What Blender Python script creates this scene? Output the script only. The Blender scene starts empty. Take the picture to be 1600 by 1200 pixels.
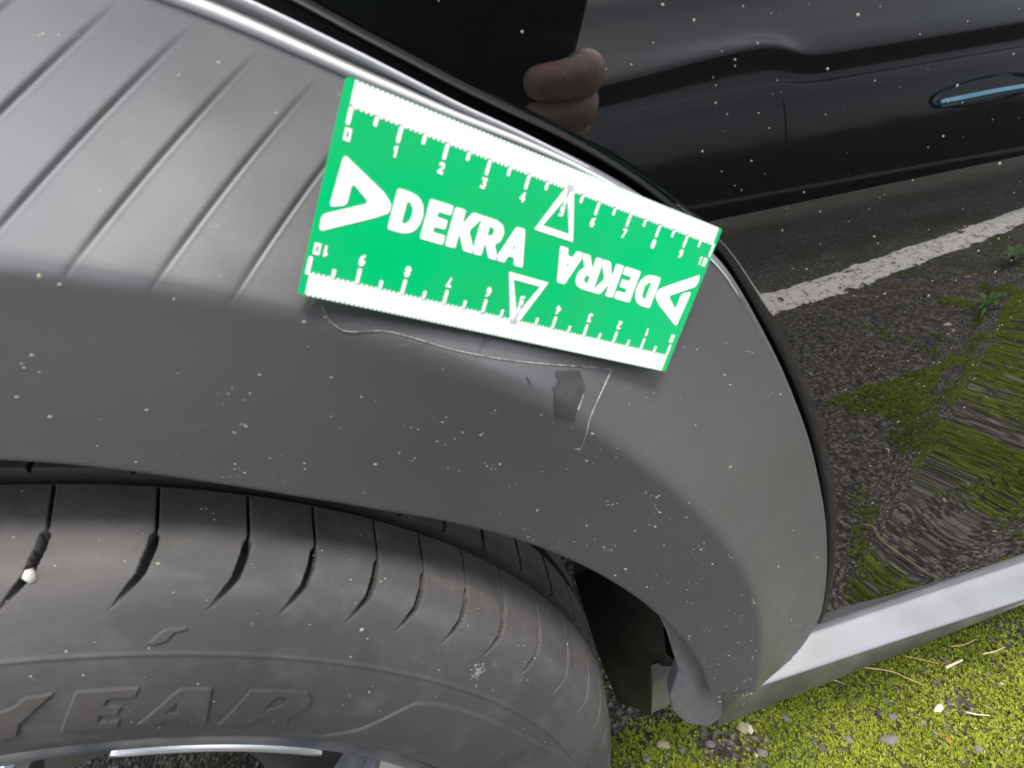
import bpy, math, random
import numpy as np
from mathutils import Vector, Matrix

rng = np.random.default_rng(7)
random.seed(7)
sc = bpy.context.scene
COL = sc.collection
R = math.radians

# ------------------------------------------------------------------ camera
CAM = np.array([0.24140, -0.18814, 0.75747])
AX_R = np.array([0.95904827, -0.25829992, -0.11622209])
AX_D = np.array([-0.23667937, -0.50541103, -0.82978465])
AX_F = np.array([0.15559338, 0.8233109, -0.54584783])
cd = bpy.data.cameras.new('camera')
cam = bpy.data.objects.new('camera', cd)
COL.objects.link(cam)
m = Matrix.Identity(4)
for i in range(3):
    m[i][0], m[i][1], m[i][2], m[i][3] = AX_R[i], -AX_D[i], -AX_F[i], CAM[i]
cam.matrix_world = m
cd.sensor_width = 36
cd.lens = 36 * 842.62 / 1600
cd.clip_start = 0.02
cd.clip_end = 400
cd.dof.use_dof = True
cd.dof.focus_distance = 0.42
cd.dof.aperture_fstop = 17.0
sc.camera = cam

# ------------------------------------------------------------------ light
w = bpy.data.worlds.new('World')
sc.world = w
w.use_nodes = True
nt = w.node_tree
for n in list(nt.nodes):
    nt.nodes.remove(n)
out = nt.nodes.new('ShaderNodeOutputWorld')
bg = nt.nodes.new('ShaderNodeBackground')
sky = nt.nodes.new('ShaderNodeTexSky')
sky.sky_type = 'NISHITA'
sky.sun_disc = False
SUN_EL, SUN_AZ = R(73), R(150)
sky.sun_elevation = SUN_EL
sky.sun_rotation = SUN_AZ
sky.dust_density = 3.0
tc = nt.nodes.new('ShaderNodeTexCoord')
cn = nt.nodes.new('ShaderNodeTexNoise')
cn.inputs['Scale'].default_value = 2.2
cn.inputs['Detail'].default_value = 6
cr_ = nt.nodes.new('ShaderNodeValToRGB')
cr_.color_ramp.elements[0].position = 0.32
cr_.color_ramp.elements[0].color = (0.55, 0.55, 0.55, 1)
cr_.color_ramp.elements[1].position = 0.62
cr_.color_ramp.elements[1].color = (0.95, 0.95, 0.95, 1)
cl = nt.nodes.new('ShaderNodeMixRGB')
cl.inputs['Color2'].default_value = (8.6, 9.0, 9.6, 1)
nt.links.new(tc.outputs['Generated'], cn.inputs['Vector'])
nt.links.new(cn.outputs['Fac'], cr_.inputs['Fac'])
nt.links.new(cr_.outputs['Color'], cl.inputs['Fac'])
nt.links.new(sky.outputs['Color'], cl.inputs['Color1'])
nt.links.new(cl.outputs['Color'], bg.inputs['Color'])
bg.inputs['Strength'].default_value = 0.12
nt.links.new(bg.outputs['Background'], out.inputs['Surface'])

sl_ = bpy.data.lights.new('sun', 'SUN')
sl_.energy = 1.5
sl_.angle = R(14)
sl_.color = (1.0, 0.95, 0.86)
sun = bpy.data.objects.new('sun', sl_)
COL.objects.link(sun)
sd = Vector((math.cos(SUN_EL) * math.sin(SUN_AZ), math.cos(SUN_EL) * math.cos(SUN_AZ), math.sin(SUN_EL)))
sun.rotation_euler = sd.to_track_quat('Z', 'Y').to_euler()

sc.view_settings.view_transform = 'Standard'
sc.view_settings.look = 'None'
sc.view_settings.exposure = 1.6
sc.view_settings.gamma = 1.0
sc.view_settings.use_curve_mapping = False
sc.render.engine = 'CYCLES'
sc.cycles.max_bounces = 8
sc.cycles.use_denoising = True


# ------------------------------------------------------------------ helpers
def mat(name, col, rough=0.5, metal=0.0, ior=1.45, spec=0.5, coat=0.0, coat_rough=0.05):
    M = bpy.data.materials.new(name)
    M.use_nodes = True
    b = M.node_tree.nodes['Principled BSDF']
    b.inputs['Base Color'].default_value = (*col, 1)
    b.inputs['Roughness'].default_value = rough
    b.inputs['Metallic'].default_value = metal
    b.inputs['IOR'].default_value = ior
    b.inputs['Specular IOR Level'].default_value = spec
    b.inputs['Coat Weight'].default_value = coat
    b.inputs['Coat Roughness'].default_value = coat_rough
    return M


def noise_col(M, c1, c2, scale, detail=5, lo=0.35, hi=0.65, distortion=0.0, prev=None):
    """mix two colours by noise; prev = socket used as Color1"""
    t = M.node_tree
    b = t.nodes['Principled BSDF']
    tcn = t.nodes.new('ShaderNodeTexCoord')
    nz = t.nodes.new('ShaderNodeTexNoise')
    nz.inputs['Scale'].default_value = scale
    nz.inputs['Detail'].default_value = detail
    nz.inputs['Distortion'].default_value = distortion
    rp = t.nodes.new('ShaderNodeValToRGB')
    rp.color_ramp.elements[0].position = lo
    rp.color_ramp.elements[1].position = hi
    mx = t.nodes.new('ShaderNodeMixRGB')
    if prev is None:
        mx.inputs['Color1'].default_value = (*c1, 1)
    else:
        t.links.new(prev, mx.inputs['Color1'])
    mx.inputs['Color2'].default_value = (*c2, 1)
    t.links.new(tcn.outputs['Object'], nz.inputs['Vector'])
    t.links.new(nz.outputs['Fac'], rp.inputs['Fac'])
    t.links.new(rp.outputs['Color'], mx.inputs['Fac'])
    t.links.new(mx.outputs['Color'], b.inputs['Base Color'])
    return mx.outputs['Color']


def bump(M, scale, strength, dist=0.001, detail=4):
    t = M.node_tree
    b = t.nodes['Principled BSDF']
    tcn = t.nodes.new('ShaderNodeTexCoord')
    nz = t.nodes.new('ShaderNodeTexNoise')
    nz.inputs['Scale'].default_value = scale
    nz.inputs['Detail'].default_value = detail
    bp = t.nodes.new('ShaderNodeBump')
    bp.inputs['Strength'].default_value = strength
    bp.inputs['Distance'].default_value = dist
    t.links.new(tcn.outputs['Object'], nz.inputs['Vector'])
    t.links.new(nz.outputs['Fac'], bp.inputs['Height'])
    t.links.new(bp.outputs['Normal'], b.inputs['Normal'])


def rough_noise(M, scale, lo, hi, detail=4):
    t = M.node_tree
    b = t.nodes['Principled BSDF']
    tcn = t.nodes.new('ShaderNodeTexCoord')
    nz = t.nodes.new('ShaderNodeTexNoise')
    nz.inputs['Scale'].default_value = scale
    nz.inputs['Detail'].default_value = detail
    mr = t.nodes.new('ShaderNodeMapRange')
    mr.inputs['From Min'].default_value = 0.3
    mr.inputs['From Max'].default_value = 0.7
    mr.inputs['To Min'].default_value = lo
    mr.inputs['To Max'].default_value = hi
    t.links.new(tcn.outputs['Object'], nz.inputs['Vector'])
    t.links.new(nz.outputs['Fac'], mr.inputs['Value'])
    t.links.new(mr.outputs['Result'], b.inputs['Roughness'])


def mesh_obj(name, verts, faces, material, parent=None, smooth=True):
    """faces: (n,3)/(n,4) int array or list of tuples"""
    me = bpy.data.meshes.new(name)
    verts = np.asarray(verts, dtype=np.float32)
    if isinstance(faces, np.ndarray):
        k = faces.shape[1]
        nf = len(faces)
        me.vertices.add(len(verts))
        me.vertices.foreach_set('co', verts.ravel())
        me.loops.add(nf * k)
        me.loops.foreach_set('vertex_index', faces.astype(np.int32).ravel())
        me.polygons.add(nf)
        me.polygons.foreach_set('loop_start', np.arange(0, nf * k, k, dtype=np.int32))
        me.polygons.foreach_set('loop_total', np.full(nf, k, dtype=np.int32))
        me.update(calc_edges=True)
    else:
        me.from_pydata([tuple(map(float, v)) for v in verts], [], faces)
        me.update()
    me.polygons.foreach_set('use_smooth', np.full(len(me.polygons), smooth, dtype=bool))
    if material is not None:
        me.materials.append(material)
    o = bpy.data.objects.new(name, me)
    COL.objects.link(o)
    if parent is not None:
        o.parent = parent
        if parent.type != 'EMPTY' or True:
            o.matrix_parent_inverse = parent.matrix_world.inverted()
    return o


def grid_faces(nu, nv, wrap_u=False):
    iu = np.arange(nu if wrap_u else nu - 1)
    iv = np.arange(nv - 1)
    a, b = np.meshgrid(iu, iv, indexing='ij')
    a2 = (a + 1) % nu
    return np.stack([a * nv + b, a2 * nv + b, a2 * nv + b + 1, a * nv + b + 1], -1).reshape(-1, 4)


def empty(name, loc, label, cat, group=None):
    o = bpy.data.objects.new(name, None)
    o.empty_display_size = 0.05
    o.location = loc
    o['label'] = label
    o['category'] = cat
    if group:
        o['group'] = group
    COL.objects.link(o)
    bpy.context.view_layer.update()
    return o


def tag(o, label, cat, group=None):
    o['label'] = label
    o['category'] = cat
    if group:
        o['group'] = group
    return o


def catmull(pts, n=16):
    pts = np.asarray(pts, float)
    p = np.vstack([2 * pts[0] - pts[1], pts, 2 * pts[-1] - pts[-2]])
    o = []
    for i in range(1, len(p) - 2):
        t = np.linspace(0, 1, n, endpoint=False)[:, None]
        a, b, c, d = p[i - 1:i + 3]
        o.append(.5 * (2 * b + (c - a) * t + (2 * a - 5 * b + 4 * c - d) * t ** 2 + (3 * b - a - 3 * c + d) * t ** 3))
    return np.vstack(o + [pts[-1:]])


def tube_pts(path, rad, seg=8):
    path = np.asarray(path, float)
    n = len(path)
    rad = np.broadcast_to(np.asarray(rad, float), (n,))
    tg = np.gradient(path, axis=0)
    tg /= np.linalg.norm(tg, axis=1)[:, None] + 1e-12
    up = np.array([0, 0, 1.0])
    if abs(tg[0] @ up) > .9:
        up = np.array([1.0, 0, 0])
    V = []
    for i in range(n):
        s = np.cross(tg[i], up)
        s /= np.linalg.norm(s)
        u = np.cross(s, tg[i])
        up = u
        a = np.linspace(0, 2 * math.pi, seg, endpoint=False)
        V.append(path[i] + rad[i] * (np.cos(a)[:, None] * s + np.sin(a)[:, None] * u))
    V = np.vstack(V)
    F = []
    for i in range(n - 1):
        for j in range(seg):
            F.append((i * seg + j, i * seg + (j + 1) % seg, (i + 1) * seg + (j + 1) % seg, (i + 1) * seg + j))
    F.append(tuple(range(seg))[::-1])
    F.append(tuple((n - 1) * seg + j for j in range(seg)))
    return V, F


def box_vf(x0, x1, y0, y1, z0, z1):
    v = [(x, y, z) for x in (x0, x1) for y in (y0, y1) for z in (z0, z1)]
    f = [(0, 1, 3, 2), (4, 6, 7, 5), (0, 4, 5, 1), (2, 3, 7, 6), (0, 2, 6, 4), (1, 5, 7, 3)]
    return v, f


def bevel(o, wdt, seg=2):
    b = o.modifiers.new('bevel', 'BEVEL')
    b.width = wdt
    b.segments = seg
    b.limit_method = 'ANGLE'
    return o


_perm = rng.random((256, 256))


def vnoise(x, y, f=1.0, off=0):
    x = np.asarray(x, float) * f + off * 17.3 + 1000
    y = np.asarray(y, float) * f + off * 9.7 + 1000
    xi, yi = np.floor(x).astype(int), np.floor(y).astype(int)
    fx, fy = x - xi, y - yi
    fx, fy = fx * fx * (3 - 2 * fx), fy * fy * (3 - 2 * fy)
    g = lambda a, b: _perm[a % 256, b % 256]
    return (g(xi, yi) * (1 - fx) + g(xi + 1, yi) * fx) * (1 - fy) + (g(xi, yi + 1) * (1 - fx) + g(xi + 1, yi + 1) * fx) * fy


def fbm(x, y, f=1.0, o=4, off=0):
    s, a, t = 0, 1.0, 0
    for k in range(o):
        s = s + a * vnoise(x, y, f * 2 ** k, off + k * 3)
        t += a
        a *= .5
    return s / t


def inpoly(px, py, poly):
    c = np.zeros(px.shape, bool)
    n = len(poly)
    for i in range(n):
        x1, y1 = poly[i]
        x2, y2 = poly[(i + 1) % n]
        if y1 == y2:
            continue
        k = ((y1 > py) != (y2 > py)) & (px < (x2 - x1) * (py - y1) / (y2 - y1) + x1)
        c ^= k
    return c


# ------------------------------------------------------------------ materials
PAINT = mat('black_paint', (0.003, 0.0032, 0.0036), 0.022, ior=2.05)
TRIM = mat('grey_trim_plastic', (0.06, 0.06, 0.064), 0.36, ior=1.86)
noise_col(TRIM, (0.058, 0.057, 0.066), (0.072, 0.070, 0.072), 9, 8, .3, .75)
rough_noise(TRIM, 30, 0.32, 0.44, 6)


def streaks(M, scale_vec, c2, lo, hi, amount, patch):
    t = M.node_tree
    b = t.nodes['Principled BSDF']
    src = b.inputs['Base Color'].links[0].from_socket
    tcn = t.nodes.new('ShaderNodeTexCoord')
    mp = t.nodes.new('ShaderNodeMapping')
    mp.inputs['Scale'].default_value = scale_vec
    mp.inputs['Rotation'].default_value = (0, R(9), 0)
    n1 = t.nodes.new('ShaderNodeTexNoise')
    n1.inputs['Scale'].default_value = 1
    n1.inputs['Detail'].default_value = 5
    n2 = t.nodes.new('ShaderNodeTexNoise')
    n2.inputs['Scale'].default_value = patch
    r1 = t.nodes.new('ShaderNodeMapRange')
    r1.inputs['From Min'].default_value = lo
    r1.inputs['From Max'].default_value = hi
    r2 = t.nodes.new('ShaderNodeMapRange')
    r2.inputs['From Min'].default_value = .45
    r2.inputs['From Max'].default_value = .65
    r2.inputs['To Max'].default_value = amount
    ml = t.nodes.new('ShaderNodeMath')
    ml.operation = 'MULTIPLY'
    mx = t.nodes.new('ShaderNodeMixRGB')
    mx.inputs['Color2'].default_value = (*c2, 1)
    t.links.new(tcn.outputs['Object'], mp.inputs['Vector'])
    t.links.new(mp.outputs['Vector'], n1.inputs['Vector'])
    t.links.new(tcn.outputs['Object'], n2.inputs['Vector'])
    t.links.new(n1.outputs['Fac'], r1.inputs['Value'])
    t.links.new(n2.outputs['Fac'], r2.inputs['Value'])
    t.links.new(r1.outputs['Result'], ml.inputs[0])
    t.links.new(r2.outputs['Result'], ml.inputs[1])
    t.links.new(ml.outputs[0], mx.inputs['Fac'])
    t.links.new(src, mx.inputs['Color1'])
    t.links.new(mx.outputs['Color'], b.inputs['Base Color'])


streaks(TRIM, (9, 9, 420), (0.12, 0.118, 0.112), .54, .78, .35, 16)
bump(TRIM, 1500, 0.05, 0.0004, 3)
SEAL = mat('black_rubber_seal', (0.008, 0.008, 0.008), 0.7)
EDGE_HIGHLIGHT = mat('sky_highlight_edge', (0.42, 0.42, 0.43), 0.3, ior=1.7)  # much paler than the trim: sky highlight painted as base colour
EDGE = mat('sky_sheen_lip', (0.30, 0.305, 0.32), 0.25, ior=1.7)
RUBBER = mat('tyre_rubber', (0.05, 0.05, 0.05), 0.7)
MUD = mat('mudflap_rubber', (0.14, 0.15, 0.165), 0.6)
bump(MUD, 300, 0.15, 0.0004)
noise_col(MUD, (0.085, 0.09, 0.098), (0.11, 0.112, 0.115), 90, 8)
BLACKPL = mat('black_plastic', (0.012, 0.012, 0.011), 0.35)
noise_col(BLACKPL, (0.010, 0.010, 0.010), (0.03, 0.029, 0.024), 30, 6)
ALLOY = mat('polished_alloy', (0.86, 0.86, 0.87), 0.28, metal=0.9)
ALLOYDARK = mat('grey_painted_alloy', (0.10, 0.11, 0.13), 0.35, metal=0.4)
noise_col(ALLOYDARK, (0.09, 0.10, 0.125), (0.2, 0.2, 0.19), 45, 8)
DARK = mat('dark_cavity', (0.01, 0.01, 0.01), 0.9)
LEDGE = mat('satin_sill_sky_glare', (0.15, 0.155, 0.17), 0.42, ior=1.65)  # paler than the sill side: sky glare put into the colour
noise_col(LEDGE, (0.155, 0.158, 0.172), (0.12, 0.12, 0.125), 25, 9, .4, .75)
SILLSIDE = mat('dull_sill_trim', (0.062, 0.062, 0.052), 0.5)
noise_col(SILLSIDE, (0.055, 0.055, 0.045), (0.10, 0.098, 0.075), 40, 8)

# ================================================================== GROUND
GX = np.unique(np.concatenate([np.linspace(-60, -4, 30), np.linspace(-4, -.4, 60), np.linspace(-.4, 2.4, 420), np.linspace(2.4, 6, 90), np.linspace(6, 60, 30)]))
GY = np.unique(np.concatenate([np.linspace(-60, -5, 28), np.linspace(-5, -1.5, 60), np.linspace(-1.5, .6, 320), np.linspace(.6, 4, 50), np.linspace(4, 60, 30)]))
gx, gy = np.meshgrid(GX, GY, indexing='ij')


def moss_mask(x, y):
    """0..1 how mossy the tarmac is at (x, y)"""
    n = fbm(x, y, 11.0, 5, 2)
    base = np.interp(y, [-2, -1.1, -.80, -.55, -.20, -.08, .16, .38], [.0, .05, .04, .26, .40, .88, .84, -.1])
    base = base - 0.45 * np.clip((0.56 - x) / 0.3, 0, 1) + .05 * np.clip((x - .9) / .5, 0, 1)
    base = base - np.where(y < -.10, .42 * np.clip((1.22 - x) / .28, 0, 1), 0)
    base = base - np.where(y < -.60, .75 * np.clip((1.85 - x) / .35, 0, 1), 0)
    v = (n - 0.5) * 3.0 + base
    return np.clip(v * 1.6, 0, 1)


def ground_z(x, y):
    near = np.exp(-((x - .9) / 1.6) ** 2 - ((y + .3) / 1.1) ** 2)
    z = near * (0.010 * (fbm(x, y, 6, 3, 5) - .5) + 0.004 * (fbm(x, y, 45, 2, 8) - .5) + 0.0035 * (vnoise(x, y, 130, 9) - .5))
    return z - 0.006 + near * moss_mask(x, y) * 0.004


gz = ground_z(gx, gy)
GROUND = mat('mossy_asphalt', (0.05, 0.05, 0.05), 0.9)
t = GROUND.node_tree
b = t.nodes['Principled BSDF']
tcn = t.nodes.new('ShaderNodeTexCoord')
vo = t.nodes.new('ShaderNodeTexVoronoi')
vo.inputs['Scale'].default_value = 190
vr = t.nodes.new('ShaderNodeValToRGB')
vr.color_ramp.elements[0].color = (0.026, 0.022, 0.018, 1)
vr.color_ramp.elements[1].color = (0.20, 0.18, 0.155, 1)
vr.color_ramp.elements[0].position = 0.15
vr.color_ramp.elements[1].position = 0.95
e = vr.color_ramp.elements.new(0.6)
e.color = (0.068, 0.059, 0.050, 1)
t.links.new(tcn.outputs['Object'], vo.inputs['Vector'])
sep = t.nodes.new('ShaderNodeSeparateColor')
t.links.new(vo.outputs['Color'], sep.inputs['Color'])
t.links.new(sep.outputs['Red'], vr.inputs['Fac'])
at = t.nodes.new('ShaderNodeAttribute')
at.attribute_name = 'moss'
mn = t.nodes.new('ShaderNodeTexNoise')
mn.inputs['Scale'].default_value = 120
mn.inputs['Detail'].default_value = 6
t.links.new(tcn.outputs['Object'], mn.inputs['Vector'])
mc = t.nodes.new('ShaderNodeValToRGB')
mc.color_ramp.elements[0].color = (0.02, 0.025, 0.006, 1)
mc.color_ramp.elements[1].color = (0.07, 0.08, 0.01, 1)
t.links.new(mn.outputs['Fac'], mc.inputs['Fac'])
gm = t.nodes.new('ShaderNodeMixRGB')
ml = t.nodes.new('ShaderNodeMath')
ml.operation = 'MULTIPLY'
ml.inputs[1].default_value = 0.75
t.links.new(at.outputs['Fac'], ml.inputs[0])
t.links.new(ml.outputs[0], gm.inputs['Fac'])
t.links.new(vr.outputs['Color'], gm.inputs['Color1'])
t.links.new(mc.outputs['Color'], gm.inputs['Color2'])
t.links.new(gm.outputs['Color'], b.inputs['Base Color'])
bp = t.nodes.new('ShaderNodeBump')
bp.inputs['Strength'].default_value = 0.8
bp.inputs['Distance'].default_value = 0.004
t.links.new(vo.outputs['Distance'], bp.inputs['Height'])
t.links.new(bp.outputs['Normal'], b.inputs['Normal'])
gv = np.stack([gx, gy, gz], -1).reshape(-1, 3)
ground = mesh_obj('ground', gv, grid_faces(len(GX), len(GY)), GROUND)
ground['kind'] = 'structure'
a = ground.data.attributes.new('moss', 'FLOAT', 'POINT')
a.data.foreach_set('value', moss_mask(gx, gy).astype(np.float32).ravel())

# cracked white bay line
lx = np.arange(-2.5, 5.5, 0.005)
ly = np.linspace(-1.135, -0.970, 37)
X, Y0 = np.meshgrid(lx, ly, indexing='ij')
Y = Y0 - .09 * (X - 1.2) - .10 * np.log1p(np.exp((X - 1.5) / .08)) * .08
Z = ground_z(X, Y) + 0.0045 + 0.003 * (vnoise(X, Y, 90, 3) - .5)
cx, cy = (X[:-1, :-1] + X[1:, 1:]) / 2, (Y0[:-1, :-1] + Y0[1:, 1:]) / 2
r1 = np.abs(fbm(cx, cy, 22, 3, 21) - .5)
r2 = np.abs(fbm(cx * .7, cy * 1.6, 30, 2, 31) - .5)
edge = np.minimum(cy + 1.135, -0.970 - cy)
keep = (r1 > 0.013) & (r2 > 0.011) & (edge > 0.002 + 0.030 * fbm(cx, cy, 24, 3, 41)) & (fbm(cx, cy, 8, 3, 51) < .80)
F = grid_faces(len(lx), len(ly))[keep.ravel()]
LINE = mat('worn_white_road_paint', (0.6, 0.58, 0.54), 0.85)
noise_col(LINE, (0.86, 0.82, 0.76), (0.50, 0.46, 0.41), 50, 8, .52, .75)
bump(LINE, 160, 1.0, 0.006)
line = mesh_obj('bay_line_marking', np.stack([X, Y, Z], -1).reshape(-1, 3), F, LINE)
line['kind'] = 'structure'

# moss tufts -------------------------------------------------------
def scatter(n, x0, x1, y0, y1):
    return rng.uniform(x0, x1, n), rng.uniform(y0, y1, n)


mx_, my_ = scatter(260000, .30, 1.9, -.95, .36)
k = rng.random(len(mx_)) < moss_mask(mx_, my_) ** 1.3
mx_, my_ = mx_[k], my_[k]
hid = (mx_ < .42) & (my_ < -.05)
mx_, my_ = mx_[~hid], my_[~hid]
nm = len(mx_)
mz_ = ground_z(mx_, my_)
V = np.zeros((nm, 6, 3, 3), np.float32)
sz = rng.uniform(.0012, .0032, nm)
for kk in range(6):
    an = rng.uniform(0, 2 * math.pi, nm)
    ti = rng.uniform(.2, 1.25, nm)
    L_ = sz * rng.uniform(.7, 1.25, nm)
    dx, dy = np.cos(an) * np.sin(ti), np.sin(an) * np.sin(ti)
    dz = np.cos(ti)
    wx, wy = -np.sin(an) * L_ * .5, np.cos(an) * L_ * .5
    ox, oy = mx_ + rng.normal(0, .0012, nm), my_ + rng.normal(0, .0012, nm)
    V[:, kk, 0] = np.stack([ox - wx, oy - wy, mz_ + .0005], -1)
    V[:, kk, 1] = np.stack([ox + wx, oy + wy, mz_ + .0005], -1)
    V[:, kk, 2] = np.stack([ox + dx * L_ * 1.3, oy + dy * L_ * 1.3, mz_ + .001 + dz * L_ * 1.2], -1)
MOSS = mat('moss_green', (0.2, 0.3, 0.02), 0.7)
t = MOSS.node_tree
b = t.nodes['Principled BSDF']
at = t.nodes.new('ShaderNodeAttribute')
at.attribute_name = 'tone'
rp = t.nodes.new('ShaderNodeValToRGB')
rp.color_ramp.elements[0].color = (0.065, 0.11, 0.005, 1)
rp.color_ramp.elements[1].color = (0.50, 0.47, 0.085, 1)
e = rp.color_ramp.elements.new(.5)
e.color = (0.24, 0.285, 0.02, 1)
e = rp.color_ramp.elements.new(.93)
e.color = (0.33, 0.36, 0.04, 1)
t.links.new(at.outputs['Fac'], rp.inputs['Fac'])
t.links.new(rp.outputs['Color'], b.inputs['Base Color'])
b.inputs['Subsurface Weight'].default_value = 0.0
moss = mesh_obj('moss', V.reshape(-1, 3), np.arange(nm * 18).reshape(-1, 3), MOSS, smooth=False)
moss['kind'] = 'stuff'
tag(moss, 'bright yellow-green moss carpet growing over the tarmac', 'moss')
tone = np.clip(fbm(mx_, my_, 14, 4, 61) * .9 + rng.normal(0, .13, nm), 0, 1)
a = moss.data.attributes.new('tone', 'FLOAT', 'POINT')
a.data.foreach_set('value', np.repeat(tone, 18).astype(np.float32))

# loose grit -------------------------------------------------------
ico_v = np.array([(0, 0, 1), (.894, 0, .447), (.276, .851, .447), (-.724, .526, .447), (-.724, -.526, .447), (.276, -.851, .447),
                  (.724, .526, -.447), (-.276, .851, -.447), (-.894, 0, -.447), (-.276, -.851, -.447), (.724, -.526, -.447), (0, 0, -1)])
ico_f = np.array([(0, 1, 2), (0, 2, 3), (0, 3, 4), (0, 4, 5), (0, 5, 1), (1, 6, 2), (2, 7, 3), (3, 8, 4), (4, 9, 5), (5, 10, 1),
                  (6, 7, 2), (7, 8, 3), (8, 9, 4), (9, 10, 5), (10, 6, 1), (11, 7, 6), (11, 8, 7), (11, 9, 8), (11, 10, 9), (11, 6, 10)])


def grit(name, x, y, size, material, zoff=0.0):
    n = len(x)
    z = ground_z(x, y)
    jit = rng.uniform(.65, 1.3, (n, 12, 1))
    s = size[:, None, None] * np.stack([rng.uniform(.7, 1.4, n), rng.uniform(.7, 1.2, n), rng.uniform(.4, .8, n)], -1)[:, None, :]
    v = ico_v[None] * jit * s
    an = rng.uniform(0, 6.28, n)
    c, s_ = np.cos(an)[:, None], np.sin(an)[:, None]
    vx, vy = v[..., 0] * c - v[..., 1] * s_, v[..., 0] * s_ + v[..., 1] * c
    P_ = np.stack([vx + x[:, None], vy + y[:, None], v[..., 2] + z[:, None] + zoff], -1)
    F_ = (ico_f[None] + (np.arange(n) * 12)[:, None, None]).reshape(-1, 3)
    o = mesh_obj(name, P_.reshape(-1, 3), F_, material, smooth=False)
    at_ = o.data.attributes.new('tone', 'FLOAT', 'POINT')
    at_.data.foreach_set('value', np.repeat(rng.random(n), 12).astype(np.float32))
    return o


STONE = mat('mixed_grit', (0.2, 0.19, 0.18), 0.85)
t = STONE.node_tree
at = t.nodes.new('ShaderNodeAttribute')
at.attribute_name = 'tone'
rp = t.nodes.new('ShaderNodeValToRGB')
rp.color_ramp.elements[0].color = (0.03, 0.028, 0.028, 1)
rp.color_ramp.elements[1].color = (0.6, 0.55, 0.45, 1)
e = rp.color_ramp.elements.new(.75)
e.color = (0.10, 0.095, 0.1, 1)
e = rp.color_ramp.elements.new(.92)
e.color = (0.2, 0.185, 0.17, 1)
t.links.new(at.outputs['Fac'], rp.inputs['Fac'])
t.links.new(rp.outputs['Color'], t.nodes['Principled BSDF'].inputs['Base Color'])
g1x, g1y = scatter(15000, .30, 2.2, -.95, .45)
g2x, g2y = scatter(1800, .25, 3.2, -1.9, -.95)
g3x, g3y = scatter(1600, .32, .6, .16, .6)
GXs, GYs = np.r_[g1x, g2x, g3x], np.r_[g1y, g2y, g3y]
gr = grit('gravel', GXs, GYs, np.exp(rng.normal(math.log(.0018), .5, len(GXs))), STONE)
gr['kind'] = 'stuff'
tag(gr, 'loose dark grit and sand grains on the tarmac', 'gravel')

# pebbles one can pick out: (x, y, size, colour key)
PEB = {'grey': mat('grey_pebble', (0.15, 0.14, 0.135), 0.9), 'white': mat('white_pebble', (0.75, 0.74, 0.7), 0.6),
       'buff': mat('buff_pebble', (0.36, 0.3, 0.21), 0.8), 'rust': mat('rust_leaf', (0.3, 0.13, 0.03), 0.7)}
for q in PEB.values():
    bump(q, 220, .6, .002)


def pix_ground(u, v):
    d = (u - 800) / 842.62 * AX_R + (v - 600) / 842.62 * AX_D + AX_F
    q = CAM + d * (CAM[2] / -d[2])
    return q[0], q[1]


def pebble(px, py, rad, key, label, group=None, cat='pebble', flat=.55, elong=1.0, rot=0.0):
    x, y = px, py
    rr = rng.uniform(.7, 1.25, 12)
    # once-subdivided icosahedron keeps it rounded
    vs = [tuple(ico_v[i] * rr[i]) for i in range(12)]
    fs, cache = [], {}

    def mid(i, j):
        kk = (min(i, j), max(i, j))
        if kk not in cache:
            q = (np.array(vs[i]) + np.array(vs[j])) / 2
            q *= rng.uniform(.98, 1.2)
            vs.append(tuple(q))
            cache[kk] = len(vs) - 1
        return cache[kk]
    for (i, j, l) in ico_f:
        p, q, r = mid(i, j), mid(j, l), mid(l, i)
        fs += [(i, p, r), (p, j, q), (r, q, l), (p, q, r)]
    v = np.array(vs) * rad * np.array([elong, 1.0 / math.sqrt(elong), flat])
    o = mesh_obj('pebble', v, fs, PEB[key], smooth=True)
    o.location = (x, y, float(ground_z(np.array(x), np.array(y))) + rad * flat * .12)
    o.rotation_euler = (rng.uniform(-.2, .2), rng.uniform(-.2, .2), rot)
    return tag(o, label, cat, group)


# ================================================================== CAR
car = empty('parked_car', (0, 0.9, 0), 'black parked car with grey plastic wheel arch, seen close at the wheel', 'car')
ZC = .3305
E_PTS = np.array([(-4, .4880), (24.6, .4876), (29.8, .4858), (33.5, .4870), (38.9, .4932), (42.2, .4962), (47.9, .4985), (53.2, .4930), (59.6, .4882), (67.9, .4845), (76.1, .4838), (85.5, .4848), (92, .484), (100, .483)])
C_PTS = np.array([(-4, .4220), (20.9, .4220), (30, .4218), (41.6, .4227), (49.2, .4205), (62.9, .4187), (68.8, .4177), (75.9, .4140), (90, .405), (100, .40)])
L_PTS = np.array([(-4, .3590), (18.5, .3565), (22.4, .3540), (26.8, .3510), (31.9, .3489), (37.8, .3498), (47.5, .3565), (58.9, .3631), (67.9, .3690), (76.3, .3764), (85.2, .3838), (100, .392)])


def smooth_curve(pts):
    aa = np.linspace(-4, 100, 1041)
    v = np.interp(aa, pts[:, 0], pts[:, 1])
    kk = np.exp(-np.linspace(-2.5, 2.5, 61) ** 2)
    kk /= kk.sum()
    vp = np.r_[np.full(30, v[0]), v, np.full(30, v[-1])]
    return aa, np.convolve(vp, kk, 'valid')


_E, _C, _L = smooth_curve(E_PTS), smooth_curve(C_PTS), smooth_curve(L_PTS)
rE = lambda p: np.interp(np.abs(p), *_E)
rC = lambda p: np.interp(np.abs(p), *_C)
rL = lambda p: np.interp(np.abs(p), *_L)
YE, YC, YL = -.003, -.036, -.025
PHI_END = 90.2


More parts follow.
